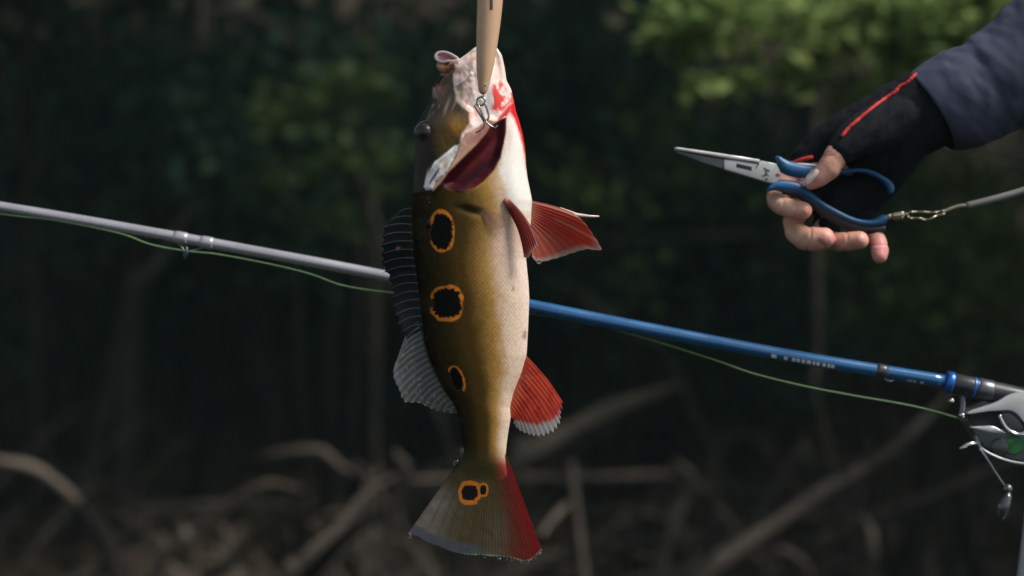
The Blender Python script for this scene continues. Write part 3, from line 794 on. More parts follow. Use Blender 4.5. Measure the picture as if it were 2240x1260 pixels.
q = np.stack([ii[:-1, :-1], ii[1:, :-1], ii[1:, 1:], ii[:-1, 1:]], -1).reshape(-1, 4)
qb = q[:, ::-1] + NR * NC
body_c = np.concatenate([c, scaly[..., None]], -1).reshape(-1, 4)
ob = mesh('body', np.concatenate([Vf, Vb]), np.concatenate([q, qb]).tolist(), M['fish'], fish, True, np.concatenate([body_c, body_c]))
bmx = bmesh.new(); bmx.from_mesh(ob.data); bmesh.ops.remove_doubles(bmx, verts=bmx.verts, dist=1e-6); bmesh.ops.recalc_face_normals(bmx, faces=bmx.faces); bmx.to_mesh(ob.data); bmx.free()
ob.data.polygons.foreach_set('use_smooth', [True] * len(ob.data.polygons))

def body_h(px, py):
    r = np.clip((py - 100) / 950 * (NR - 1), 0, NR - 1)
    i = int(r)
    return float(np.interp(px, Xg[i], Hg[i]))

# lips: the gaping upper lip is a rolled rim round a pink hollow
lipc = catmull(MP((610, 350), (500, 262), (360, 208), (240, 222), (196, 290), (235, 365), (330, 405), (420, 385), (510, 385)), 7, True)
lh = [12 + 9 * math.sin(i / len(lipc) * 2 * math.pi + 3.4) for i in range(len(lipc))]
rad = [FP.s * 3.6] * len(lipc)
V, F = tube_vf([FP(p[0], p[1], h) for p, h in zip(lipc, lh)], rad, 10, True)
lc = np.ones((len(V), 3)) * np.array((0.66, 0.56, 0.49))
mesh('upper_lip', V, F, M['wet'], fish, True, lc)
ctr = lipc.mean(0)
V = [FP(ctr[0], ctr[1], np.mean(lh) - 12)] + [FP(p[0], p[1], h - 1) for p, h in zip(lipc, lh)]
F = [(0, i + 1, (i + 1) % len(lipc) + 1) for i in range(len(lipc))]
mesh('mouth_lining', V, F, M['wet'], fish, True, np.ones((len(V), 3)) * np.array((0.34, 0.10, 0.10)))
# far jaw corner, so that the lip stands on something
lathe_path('jaw_bone', FP, [(958, 137, 4, 3), (961, 144, 9, 7), (968, 150, 14, 9), (980, 152, 16, 9), (990, 146, 18, 8), (1004, 143, 18, 6)], M['wet'], fish).data.materials[0] = pm('jaw_skin', (0.46, 0.22, 0.10), 0.2, var=0.5, vscale=220, coat=0.5, bump=0.4, bscale=260)

# eyes
for sgn, nm in ((1, 'eye'), (-1, 'eye')):
    cx, cy, h, r_ = 931, 291, 20 * sgn, 20.5
    V, F = sphere_vf(FP(cx, cy, h), r_ * FP.s, 28, 20)
    col = []
    ax = Vector((-0.25, -0.93 * sgn, 0.05)).normalized()
    for v in V:
        k_ = (Vector(v) - FP(cx, cy, h)).normalized().dot(ax)
        col.append((0.004, 0.004, 0.004) if k_ > 0.86 else ((0.020, 0.007, 0.006) if k_ > 0.66 else (0.045, 0.045, 0.045)))
    mesh(nm, V, F, M['eye'], fish, True, col)
    # lid ridge round the eye
    lid = [FP(cx + 20.5 * math.cos(a), cy + 23 * math.sin(a), h - sgn * 1 + sgn * 5 * math.cos(a * 1 + 2.6)) for a in np.linspace(0, 2 * math.pi, 40)[:-1]]
    V, F = tube_vf(lid, [FP.s * (2.6 + 1.0 * math.sin(a - 2)) for a in np.linspace(0, 2 * math.pi, 40)[:-1]], 8, True)
    mesh('eyelid', V, F, M['wet'], fish, True, np.ones((len(V), 3)) * np.array((0.030, 0.026, 0.018)))

# ---- fins
def fin(name, base, tip, nray, hfun, cfun, thick=0.9, jag=0.03, amp=1.4, nu=None, nw=40, side=0.0, mat='fin', bow=0.0):
    nu = nu or nray * 6
    u = np.linspace(0, 1, nu + 1)
    B, Tp = resample(catmull(base, 8), u), resample(catmull(tip, 8), u)
    w = np.linspace(0, 1, nw + 1)
    fr = np.abs((u * nray) % 1 - 0.5) * 2          # 1 on a ray, 0 between
    reach = 1 - jag * (1 - fr) ** 0.8 - jag * 0.8 * vnoise(u * nray * 0.7, u * 0, 5)
    U, Wg = np.meshgrid(u, w, indexing='ij')
    q = Wg * reach[:, None]
    X = B[:, None, 0] * (1 - q) + Tp[:, None, 0] * q
    Y = B[:, None, 1] * (1 - q) + Tp[:, None, 1] * q
    if bow:
        d = Tp - B; L = np.linalg.norm(d, axis=1)[:, None]
        nx, ny = -d[:, 1:2] / L, d[:, 0:1] / L
        bb = bow * np.sin(q * math.pi)
        X = X + nx * bb; Y = Y + ny * bb
    ray = (fr[:, None] ** 2) * (1 - 0.4 * q)
    H = hfun(U, q) + amp * ray * sm(q, 0, .15) + 0.6 * fbm(X / 15, Y / 15, 3)
    tk = thick * (1 - 0.75 * q) + 0.25
    col = cfun(U, q, fr[:, None] + 0 * q, X, Y)
    n_ = X.size
    V = np.concatenate([FP.arr(X, Y, H + tk).reshape(-1, 3), FP.arr(X, Y, H - tk).reshape(-1, 3)])
    I = np.arange(n_).reshape(X.shape)
    qf = np.stack([I[:-1, :-1], I[:-1, 1:], I[1:, 1:], I[1:, :-1]], -1).reshape(-1, 4)
    rim = np.concatenate([I[:, 0], I[-1, 1:], I[::-1, -1][1:], I[0, ::-1][1:-1]])
    rm = np.stack([rim, np.roll(rim, -1), np.roll(rim, -1) + n_, rim + n_], -1)
    Fa = np.concatenate([qf, qf[:, ::-1] + n_, rm])
    cc = col.reshape(-1, 4)
    return mesh(name, V, Fa.tolist(), M[mat], fish, True, np.concatenate([cc, cc]))

def rgba(shape, rgb, a=1.0):
    o = np.ones(shape + (4,)); o[..., :3] = rgb; o[..., 3] = a
    return o
def put(o, rgb, a, m):
    m = np.asarray(m)[..., None]
    return o * (1 - m) + np.array((*rgb, a)) * m

def tail_col(U, q, fr, X, Y):
    o = rgba(q.shape, (0.13, 0.11, 0.07), 0.92)
    o = put(o, (0.075, 0.06, 0.022), 0.97, sm(q, 0.75, 0.15))
    o = put(o, (0.095, 0.07, 0.03), 0.95, np.exp(-((U - .48) / .17) ** 2) * 0.9)
    o = put(o, (0.23, 0.205, 0.18), 0.90, sm(U, .30, .05) * sm(q, .25, .55))
    dk = sm(np.sin(U * 74 + 2.0 * fbm(U * 6, q * 2, 4)), 0.2, 0.9)
    o = put(o, (0.05, 0.045, 0.02), 0.95, 0.28 * dk * sm(q, .05, .2) * sm(.92 - q, 0, .2))
    o = put(o, (0.16, 0.028, 0.016), 0.95, 0.85 * sm(U + .10 * fbm(U * 5, q * 4, 9), .64, .84) * sm(q, .02, .2))
    o = put(o, (0.27, 0.016, 0.018), 0.97, sm(U + .05 * fbm(U * 8, q * 5, 19), .76, 1.0) * sm(q, .03, .16))
    o = put(o, (0.09, 0.11, 0.155), 0.85, 0.7 * sm(q, .84, .90) * sm(.60 - U, 0, .12))
    o = put(o, (0.10, 0.15, 0.10), 0.85, 0.6 * sm(q, .92, .96) * np.exp(-((U - .55) / .12) ** 2))
    o = put(o, (0.55, 0.54, 0.52), 0.95, 0.8 * sm(q, .972, .985) * sm(U, .3, .5))
    # ringed spot with its small satellite
    for cx, cy, ri, ro in ((1027, 1077, (18, 16.5), (25, 27)), (1057, 1071, (7, 10.5), (11.5, 16))):
        th = np.arctan2(Y - cy, X - cx)
        j = vnoise(th * 4 + 9, th * 0, 3) - .5
        qi = (np.abs((X - cx) / ri[0]) ** 2.6 + np.abs((Y - cy) / ri[1]) ** 2.6) ** (1 / 2.6) + .18 * j
        qo = (np.abs((X - cx) / ro[0]) ** 2.4 + np.abs((Y - cy) / ro[1]) ** 2.4) ** (1 / 2.4) + .14 * j
        o = put(o, (0.66, 0.21, 0.022), 1, sm(qo, 1.05, .93) * (1 if cx < 1050 else sm(X, 1046, 1052)))
        o = put(o, (0.005, 0.006, 0.006), 1, sm(qi, 1.06, .94))
    return o
fin('tail_fin', [(1009, 1000), (1020, 1012), (1058, 1020), (1095, 1010), (1107, 992)],
    [(892, 1168), (916, 1178), (941, 1190), (972, 1201), (1011, 1213), (1066, 1217), (1116, 1223), (1147, 1231), (1165, 1226), (1186, 1206)],
    40, lambda U, q: 7 * np.sin(U * 5) * q + 2.0, tail_col, thick=3.5, jag=.016, amp=0.45, nu=300, nw=150, bow=0)

def spiny_col(U, q, fr, X, Y):
    o = rgba(q.shape, (0.007, 0.010, 0.012), 0.97)
    o = put(o, (0.026, 0.032, 0.035), 0.95, sm(U, .6, 1))
    o = put(o, (0.16, 0.14, 0.07), 0.9, 0.7 * sm(q, .16, .04) * sm(fr, .3, .8))
    o = put(o, (0.5, 0.22, 0.10), 0.9, np.exp(-((X - 871) / 4) ** 2 - ((Y - 543) / 3) ** 2))
    return o
sb = [(903, 456), (906, 500), (910, 545), (915, 590), (921, 640), (927, 690), (932, 728)]
st = [(864, 474), (834, 500), (831, 545), (834, 582), (846, 612), (856, 650), (862, 684), (874, 718), (888, 744)]
spf = fin('spiny_dorsal_fin', sb, st, 15, lambda U, q: 6 * np.sin(U * 9) * q + 2 * q, spiny_col, thick=.8, jag=.10, amp=0.4, nw=24, bow=6)
ssp = resample(catmull(sb, 8), np.linspace(0, 1, 16)); stp = resample(catmull(st, 8), np.linspace(0, 1, 16))
M['spine'] = pm('fin_spine', (0.05, 0.055, 0.055), 0.25, var=0.3, coat=0.4)
for i in range(16):
    b, tt = ssp[i], stp[i]
    d = tt - b; nn = np.array([-d[1], d[0]]) / np.linalg.norm(d)
    pts = []
    for w in np.linspace(0, 1.02, 8):
        p = b + d * w + nn * 6 * math.sin(min(w, 1) * math.pi)
        pts.append(FP(p[0], p[1], 6 * math.sin(i / 15 * 9) * w + 2 * w + 0.8))
    tube('fin_spine', pts, [FP.s * (1.7 - 1.2 * k_ / 7) for k_ in range(8)], M['spine'], spf, 6)

def soft_col(U, q, fr, X, Y):
    o = rgba(q.shape, (0.16, 0.165, 0.155), 0.72)
    o = put(o, (0.42, 0.42, 0.40), 0.92, 0.55 * sm(fr, .35, .95))
    o = put(o, (0.30, 0.33, 0.37), 0.8, 0.7 * sm(q, .75, .95) * sm(.6 - U, 0, .2))
    o = put(o, (0.55, 0.55, 0.53), 0.95, 0.55 * sm(fbm(X / 5, Y / 5, 8), .25, .5) * sm(q, .2, .4))
    o = put(o, (0.75, 0.75, 0.73), 0.97, sm(q, .955, .98) * sm(U, .45, .55))
    o = put(o, (0.06, 0.055, 0.03), 0.95, sm(q, .10, 0))
    return o
fin('soft_dorsal_fin', [(920, 700), (929, 745), (941, 785), (958, 825), (975, 856), (992, 880), (1003, 900)],
    [(884, 742), (869, 782), (860, 806), (861, 830), (871, 853), (884, 880), (916, 882), (951, 898), (980, 904), (1001, 906)],
    18, lambda U, q: 5 * np.sin(U * 4 + 1) * q, soft_col, thick=1.2, jag=.035, amp=1.8, bow=5)

def red_edge(grey0):
    def f(U, q, fr, X, Y):
        o = rgba(q.shape, (0.62, 0.075, 0.040), 0.97)
        o = put(o, (0.68, 0.20, 0.09), 0.97, 0.75 * sm(q, .30, .0))
        o = put(o, (0.62, 0.09, 0.035), 0.97, 0.45 * sm(fr, .3, 1))
        o = put(o, (0.40, 0.018, 0.018), 0.97, 0.6 * sm(fbm(X / 14, Y / 14, 6), -.1, .35))
        g0 = grey0 + .04 - 0.46 * U + .06 * fbm(X / 8, Y / 8, 5)
        m = sm(q, g0, g0 + .10)
        o = put(o, (0.46, 0.44, 0.42), 0.85, m)
        o = put(o, (0.66, 0.64, 0.62), 0.95, m * 0.7 * sm(fr, .4, .95))
        o = put(o, (0.75, 0.74, 0.72), 0.95, 0.8 * sm(q, .965, .985))
        return o
    return f
fin('anal_fin', [(1150, 777), (1139, 815), (1120, 860), (1113, 888), (1116, 912)],
    [(1236, 888), (1230, 910), (1229, 928), (1206, 951), (1178, 958), (1139, 944), (1123, 927)],
    15, lambda U, q: 6 * np.sin(U * 4) * q, red_edge(.90), thick=2.6, jag=.06, amp=0.8, bow=-5)

def pelvic_col(dark):
    def f(U, q, fr, X, Y):
        a, b = ((0.58, 0.060, 0.040), (0.66, 0.17, 0.11)) if not dark else ((0.30, 0.035, 0.030), (0.40, 0.075, 0.055))
        o = rgba(q.shape, a, 0.97)
        o = put(o, b, 0.97, 0.7 * sm(fr, .55, 1))
        o = put(o, (0.66, 0.34, 0.25), 0.97, 0.6 * sm(q, .22, .0))
        if not dark:
            o = put(o, (0.56, 0.15, 0.11), 0.95, 0.8 * sm(U, .45, .75))
            o = put(o, (0.60, 0.47, 0.43), 0.93, sm(q, .83, .97) * sm(U, .22, .45))
            o = put(o, (0.68, 0.40, 0.30), 0.97, np.exp(-((U - .05) / .03) ** 2) + .6 * np.exp(-((U - .30) / .025) ** 2) * sm(q, .3, .4))
        else:
            o = put(o, (0.62, 0.42, 0.36), 0.97, np.exp(-((U) / .09) ** 2))
            o = put(o, (0.5, 0.3, 0.26), 0.95, sm(q, .88, .98))
        return o
    return f
fin('pelvic_fin', [(1160, 438), (1161, 450), (1160, 470), (1157, 490), (1152, 500)],
    [(1256, 466), (1280, 488), (1300, 515), (1317, 547), (1286, 546), (1250, 556), (1212, 568), (1177, 574), (1164, 562)],
    13, lambda U, q: -14 + 16 * q * np.sin(U * 5.5 + .8) , pelvic_col(False), thick=2.0, jag=.018, amp=1.1, bow=-3)
tube('pelvic_spine', [FP(1225, 456, -8), FP(1262, 470, -6), FP(1290, 473, -6), FP(1311, 473, -6)], [FP.s * k_ for k_ in (3.5, 4.2, 3.0, 1.8)], pm('pale_spine', (0.62, 0.46, 0.40), 0.3, coat=.4), fish, 8)
ph = body_h(1108, 440)
fin('pelvic_fin', [(1108, 432), (1103, 438), (1100, 446)],
    [(1178, 538), (1172, 548), (1162, 558), (1154, 568), (1146, 566)],
    8, lambda U, q: ph - 2 + 7 * q + 6 * np.sin(U * 3.1) * (1 - q * .4), pelvic_col(True), thick=2.2, jag=.02, amp=2.6, bow=-9)
def pec_col(U, q, fr, X, Y):
    o = rgba(q.shape, (0.42, 0.26, 0.20), 0.16)
    return put(o, (0.62, 0.48, 0.40), 0.75, .75 * sm(fr, .6, .95))
p0 = body_h(1062, 470)
fin('pectoral_fin', [(1056, 460), (1052, 468), (1054, 476)], [(1116, 476), (1112, 492), (1098, 503), (1080, 504)], 9, lambda U, q: p0 + 1 + 4 * q, pec_col, thick=.5, jag=.03, amp=1.0)

# ------------------------------------------------------------------ water drops
def drop(px, py, h, r, label, stretch=1.25):
    c_ = W(px, py, 0) + Vector((0, -h * K, 0))
    V, F = sphere_vf((0, 0, 0), r * K, 16, 12, (1, 1, stretch))
    V = [(x * (1 - 0.35 * max(z, 0) / (r * K * stretch)), y * (1 - 0.35 * max(z, 0) / (r * K * stretch)), z) for x, y, z in V]
    o = mesh('water_drop', V, F, M['drop'], None, True, loc=c_)
    tag(o, label, 'water drop', 'water drops on and under the fish')
drop(938, 490, body_h(938, 490) + 3, 6.5, 'clear water drop clinging beside the topmost ringed spot', 1.5)
drop(1000, 1011, 6, 8.5, 'round water drop falling beside the narrow tail root')
drop(1011, 985, 8, 4.2, 'long water drop running down the back above the tail fin', 2.4)
drop(941, 446, body_h(941, 446) + 2, 3.2, 'tiny water drop below the shiny gill cover tip')
drop(938, 436, body_h(938, 436) + 2, 2.4, 'smallest water bead just under the gill cover tip')
drop(896, 1171, 0, 4.5, 'water bead hanging from the outer corner of the tail fin')
drop(1179, 573, 6, 5.5, 'water bead hanging from the lower edge of the pelvic fin', .9)
drop(1178, 957, 0, 5.0, 'water bead hanging from the anal fin edge', 1.0)
for px, py in ((1108, 1224), (1120, 1226), (1140, 1231), (1155, 1231), (1170, 1219), (1180, 1209), (1092, 1222), (1060, 1220)):
    drop(px, py, 2, random.uniform(3.0, 4.6), 'small water bead strung along the lower edge of the tail fin', .9)

# ------------------------------------------------------------------ the lure
LP = Plane(1056, 206, -0.03)
lure = empty('fishing_lure', LP.loc, 'slim tan wooden-looking lure with treble hook in the mouth of the fish', 'lure')
edges = [(-330, 1076, 1084), (-322, 1066, 1094), (-300, 1058, 1101), (-240, 1052, 1108), (-120, 1047, 1108), (0, 1044, 1100), (71, 1042, 1092), (143, 1042, 1080), (185, 1045, 1070), (198, 1047, 1066), (204, 1050, 1063), (207, 1055, 1058)]
C = catmull([((a + b) / 2, y, 0, (b - a) / 2) for y, a, b in edges], 5)
tube('lure_body', [LP(q_[0], q_[1], 0) for q_ in C], [max(q_[3], .4) * LP.s for q_ in C], M['lure'], lure, 24)
def lure_r(y):
    return float(np.interp(y, [q_[1] for q_ in C], [q_[3] for q_ in C])), float(np.interp(y, [q_[1] for q_ in C], [q_[0] for q_ in C]))
V, F = [], []
ys = np.linspace(-60, 25, 12)
for y in ys:
    r_, cx = lure_r(y)
    for dx in (-3.2, 0, 3.2):
        x = 1075 + dx - cx
        V.append(LP(1075 + dx, y, math.sqrt(max(r_ * r_ - x * x, 0)) + 0.5))
for i in range(len(ys) - 1):
    for j in range(2):
        a = i * 3 + j; F.append((a, a + 3, a + 4, a + 1))
mesh('belly_mark', V, F, M['slot'], lure)
hr = lure_r(188)
V, F = sphere_vf(LP(1062, 187, hr[0] - 1.6), 2.6 * LP.s, 10, 8)
mesh('screw_dimple', V, F, pm('dimple', (0.36, 0.21, 0.12), .5), lure)
tube('hook_hanger', [LP(1056, 203, 0), LP(1058, 208, 1), LP(1057, 213, 2), LP(1053, 214, 2), LP(1053, 210, 0)], 1.6 * LP.s, M['steel'], lure, 8)
rr_ = [(1052 + 9 * math.cos(a), 222 + 9 * math.sin(a), 4 + 2 * math.cos(a)) for a in np.linspace(0, 2 * math.pi, 25)[:-1]]
tube('split_ring', [LP(*p) for p in rr_], 2.3 * LP.s, M['steel'], lure, 8, True)
hk = empty('treble_hook', (0, 0, 0), None, None); hk.parent = lure
def hook(pts, r0, r1):
    Q = catmull(pts, 7)
    tube('hook_wire', [LP(*p) for p in Q], [1.2 * LP.s * (r0 + (r1 - r0) * i / (len(Q) - 1)) for i in range(len(Q))], M['steel'], hk, 8)
hook([(1038, 230, 8), (1042, 238, 9), (1049, 250, 10), (1056, 262, 11), (1059, 272, 12), (1056, 281, 12), (1047, 288, 10), (1040, 290, 4)], 2.2, 1.3)
hook([(1040, 229, 6), (1047, 232, 9), (1053, 246, 12), (1059, 260, 14), (1066, 270, 15), (1076, 278, 15), (1084, 280, 14), (1088, 275, 12)], 2.3, 1.5)
hook([(1060, 226, 6), (1064, 236, 8), (1068, 250, 10), (1069, 258, 12), (1065, 264, 13), (1058, 262, 12)], 2.2, 1.8)
tag(tube('fishing_line', [LP(1080, -329, 0) + LP.loc, LP(1082, -600, 0) + LP.loc, LP(1090, -2400, 0) + LP.loc], .0004, pm('clear_line', (.5, .5, .48), .3), None, 6), 'thin clear leader line running up from the tan lure', 'line')

# ------------------------------------------------------------------ pliers
HD = 0.11
PP = Plane(1700, 400, HD)
pliers = empty('fishing_pliers', PP.loc, 'long nose pliers with grey jaws and blue grips held in the gloved hand', 'pliers')
uj = [(1475, 323), (1482, 322.5), (1540, 331), (1600, 340), (1661, 349.5), (1659, 357.5), (1600, 349.5), (1540, 339.5), (1476, 328.5)]
plate('upper_jaw', uj, PP, -13, 13, 3, M['jaw'], pliers)
plate('lower_jaw', [(1478, 330), (1540, 341), (1586, 349), (1586, 371), (1540, 358), (1482, 335)], PP, -10, 7, 2, M['jawdark'], pliers)  # lower jaw in a darker metal than the upper
plate('joint', [(1583, 349), (1604, 351), (1657, 359), (1664, 352), (1697, 359), (1703, 370), (1708, 384), (1697, 402), (1684, 401), (1630, 385), (1583, 370.5)], PP, -12, 10.5, 1.5, M['jaw'], pliers)
plate('jaw_seam', [(1658, 358), (1660, 358.5), (1653, 369), (1650.5, 368.5)], PP, 9, 10.9, .1, M['hole'], pliers)
plate('wire_cutter_slot', [(1610, 358), (1643.5, 365.5), (1643, 374), (1609.5, 366.5)], PP, 9, 11.0, .2, M['hole'], pliers)  # raised black plate, shade inside the cutter hole put into its colour
for nm, pol in (('maker_mark', [(1668, 366), (1676, 370), (1684, 373), (1681, 377), (1675, 375), (1678, 381), (1681, 387), (1675, 384), (1670, 388), (1665, 386), (1671, 382), (1673, 377)]), ('rivet_mark', [(1672, 391), (1676, 389), (1679, 392), (1677, 395), (1673, 395)])):
    plate(nm, pol, PP, 9, 11.0, .2, M['mark'], pliers)
plate('red_dot', [(1695, 381), (1700, 379), (1705, 381), (1705, 386), (1700, 387), (1696, 386)], PP, 9, 11.3, .3, pm('rust_red', (.25, .05, .04), .5), pliers)
def handle(name, pts, hd, mat, parent, n=6, flat=0.8):
    """pts: px, py, half width, h; rounded strip"""
    C = catmull(pts, n)
    V, F = [], []
    seg = 14
    for i, q_ in enumerate(C):
        a = C[max(i - 1, 0)]; b = C[min(i + 1, len(C) - 1)]
        d = np.array([b[0] - a[0], b[1] - a[1]]); d /= np.linalg.norm(d)
        nx = np.array([-d[1], d[0]])
        for j in range(seg):
            th = 2 * math.pi * j / seg
            cx_, sx_ = math.cos(th), math.sin(th)
            V.append(PP(q_[0] + nx[0] * q_[2] * cx_, q_[1] + nx[1] * q_[2] * cx_, q_[3] + hd * (min(1, q_[2] / 8 + .25)) * np.sign(sx_) * abs(sx_) ** flat))
    for i in range(len(C) - 1):
        for j in range(seg):
            a, b = i * seg + j, i * seg + (j + 1) % seg
            F.append((a, b, b + seg, a + seg))
    F.append(tuple(range(seg))[::-1]); F.append(tuple((len(C) - 1) * seg + j for j in range(seg)))
    return mesh(name, V, F, mat, parent)
handle('upper_handle', [(1697, 343, 3, 0), (1703, 348, 7, 0), (1710, 357, 12, 0), (1722, 367, 16, 0), (1745, 373, 16, 0), (1775, 376, 13, 0), (1812, 377, 9, 0), (1850, 375, 6, 0), (1880, 373, 5.5, 0), (1905, 378, 6, 0), (1928, 390, 6.5, 0), (1943, 402, 8.5, 0), (1948, 413, 8.5, 0), (1947, 424, 4, 0)], 14, M['blue'], pliers)
handle('lower_handle', [(1678, 420, 2, 0), (1684, 413, 6, 0), (1698, 406, 12, 0), (1720, 408, 15, 0), (1745, 413, 13, 0), (1768, 426, 9.5, 0), (1798, 448, 8, 0), (1832, 467, 7.5, 0), (1866, 482, 7, 0), (1898, 488, 7, 0), (1918, 486, 9, 0), (1932, 480, 11, 0), (1938, 479, 9, 0)], 14, M['blue'], pliers)
handle('lower_grip', [(1712, 418, 7, -2), (1745, 424, 9, -2), (1768, 437, 10, -2), (1796, 459, 11, -2), (1830, 480, 11, -2), (1866, 495, 11, -2), (1900, 501, 10, -2), (1936, 500, 8, -2)], 11, M['rubber'], pliers)
handle('metal_tang', [(1738, 359, 3, 2), (1760, 361, 4, 2), (1790, 364, 4, 2), (1815, 368, 3, 2)], 8, M['jaw'], pliers)

# lanyard: swivel, snap and cable
lan = empty('lanyard', W(1940, 474, HD), 'grey coiled lanyard cable with metal swivel clipped to the blue pliers', 'lanyard')
LNP = Plane(1940, 474, HD)
lathe_path('swivel', LNP, [(1936, 474, 0, 4), (1942, 473.5, 0, 7), (1947, 473, 0, 7), (1950, 473, 0, 5), (1953, 472, 0, 9), (1962, 471, 0, 10.5), (1974, 469, 0, 10.5), (1979, 468, 0, 6)], M['brass'], lan)
lathe_path('swivel_ring', LNP, [(1980, 468, 0, 4), (1986, 469, 0, 4)], M['brass'], lan)
sn = [(1987, 465), (2008, 463), (2030, 464), (2048, 464), (2062, 461), (2066, 467), (2050, 471), (2030, 480), (2008, 477), (1988, 476)]
tube('snap_clip', [LNP(p[0], p[1], 3 * math.sin(i)) for i, p in enumerate(catmull(sn, 5, True))], 2.6 * LNP.s, M['brass'], lan, 8, True)
lathe_path('cable_end', LNP, [(2064, 462, 0, 3), (2080, 455, 0, 4), (2098, 450, 0, 4.5), (2118, 449, 0, 5)], M['brass'], lan)
cb = [(2114, 450, 0), (2150, 441, 0), (2200, 428, 0), (2250, 412, 0), (2330, 375, 5), (2420, 300, 10), (2520, 150, 20)]
tube('cable', [LNP(*p) for p in catmull(cb, 6)], 8 * LNP.s, M['cord'], lan, 10)

# ------------------------------------------------------------------ the arm, glove and sleeve
person = empty('person', W(2350, 130, HD), 'arm in dark blue sleeve and black fingerless glove with red seam gripping pliers', 'person')
AP = Plane(2350, 130, HD)
def blob(name, chains, voxel, smooth_it, mat, parent, extra=None):
    """one continuous surface grown round joint chains (px, py, h, r)"""
    V, F = [], []
    for ch in chains:
        for i in range(len(ch)):
            p = ch[i]
            v, f = sphere_vf(AP(p[0], p[1], p[2]), p[3] * AP.s, 16, 12)
            o = len(V); V += v; F += [tuple(o + k_ for k_ in g) for g in f]
            if i:
                q_ = ch[i - 1]
                steps = 6
                for k_ in range(1, steps):
                    t_ = k_ / steps
                    m_ = [q_[j] * (1 - t_) + p[j] * t_ for j in range(4)]
                    v, f = sphere_vf(AP(*m_[:3]), m_[3] * AP.s, 16, 12)
                    o = len(V); V += v; F += [tuple(o + w_ for w_ in g) for g in f]
    me = bpy.data.meshes.new(name)
    me.from_pydata([tuple(v) for v in V], [], F)
    bm = bmesh.new(); bm.from_mesh(me); bmesh.ops.remove_doubles(bm, verts=bm.verts, dist=1e-6); bmesh.ops.recalc_face_normals(bm, faces=bm.faces); bm.to_mesh(me); bm.free()
    o = link(name, me, mat, parent)
    rm = o.modifiers.new('r', 'REMESH'); rm.mode = 'VOXEL'; rm.voxel_size = voxel
    s_ = o.modifiers.new('s', 'SMOOTH'); s_.iterations = smooth_it; s_.factor = 0.5
    bpy.context.view_layer.update()
    dg = bpy.context.evaluated_depsgraph_get()
    nm = bpy.data.meshes.new_from_object(o.evaluated_get(dg))
    o.modifiers.clear()
    o.data = nm
    nm.name = name
    if not nm.materials: nm.materials.append(mat)
    nm.polygons.foreach_set('use_smooth', [True] * len(nm.polygons))
    return o
thumb = [(1960, 270, 5, 52), (1868, 306, 30, 36), (1826, 338, 44, 27), (1813, 356, 46, 26), (1805, 372, 47, 25), (1786, 390, 45, 21), (1768, 403, 42, 14.5)]
index = [(1830, 330, -70, 38), (1745, 385, -80, 30), (1706, 428, -52, 23), (1703, 440, -30, 21), (1712, 450, -6, 21.5), (1732, 458, 12, 21.5), (1755, 461, 22, 18.5)]
middle = [(1870, 355, -75, 38), (1775, 430, -85, 28), (1742, 482, -60, 22), (1745, 508, -30, 24), (1762, 522, -5, 26.5), (1782, 524, 14, 27), (1800, 522, 24, 23)]
ring = [(1915, 375, -75, 36), (1830, 455, -85, 27), (1806, 508, -60, 22), (1815, 524, -30, 22), (1835, 529, -5, 21.5), (1856, 528, 12, 21), (1877, 526, 22, 20)]
pinky = [(1960, 385, -70, 32), (1905, 450, -75, 24), (1902, 490, -50, 20), (1914, 512, -22, 20), (1921, 530, 0, 20), (1922, 548, 12, 20), (1921, 560, 18, 17.5)]
palm = [(2230, 130, 0, 84), (2120, 195, 0, 76), (2035, 245, -5, 72), (1960, 290, -25, 66), (1900, 330, -50, 56)]
blob('body', [palm, thumb, index, middle, ring, pinky, [(1960, 300, -20, 60), (1940, 380, -65, 46)], [(1960, 300, -20, 60), (1860, 350, -70, 42)]], 0.0012, 7, M['skin'], person)
hand = [o for o in person.children if o.name.startswith('body')][0]
me = hand.data
co = np.empty(len(me.vertices) * 3); me.vertices.foreach_get('co', co); co = co.reshape(-1, 3)
no = np.empty(len(me.vertices) * 3); me.vertices.foreach_get('normal', no); no = no.reshape(-1, 3)
hx, hy, hh = co[:, 0] / AP.s + AP.x0, AP.y0 - co[:, 2] / AP.s, -co[:, 1] / AP.s
dis = 0.9 * fbm(hx / 17, (hy + hh * .6) / 17, 71, 2)
for ax, ay, bx, by, dep, wd in ((1779, 341, 1812, 345, 2.6, 2.0), (1781, 347, 1806, 350, 1.6, 1.6), (1784, 336, 1806, 338, 1.5, 1.6), (1738, 440, 1733, 480, 1.8, 2.4), (1712, 432, 1708, 470, 1.4, 2.2), (1770, 498, 1764, 552, 2.0, 2.6), (1786, 530, 1797, 540, 2.6, 4.0), (1850, 506, 1847, 550, 1.8, 2.4), (1900, 537, 1943, 536, 1.6, 2.2), (1768, 372, 1782, 374, 1.0, 1.6)):
    ex, ey = bx - ax, by - ay
    t_ = np.clip(((hx - ax) * ex + (hy - ay) * ey) / (ex * ex + ey * ey), 0, 1)
    q_ = (hx - ax - ex * t_) ** 2 + (hy - ay - ey * t_) ** 2
    dis -= dep * np.exp(-q_ / wd ** 2) * (hh > -25)
for bx, by, am, wd in ((1798, 358, 1.5, 12), (1756, 460, 1.2, 14), (1803, 522, 2.0, 16), (1872, 523, 2.2, 11)):
    dis += am * np.exp(-((hx - bx) ** 2 + (hy - by) ** 2) / wd ** 2) * (hh > -5)
me.vertices.foreach_set('co', (co + no * dis[:, None] * AP.s).ravel()); me.update()
sc_ = np.ones((len(hx), 3)) * np.array((0.60, 0.31, 0.22))
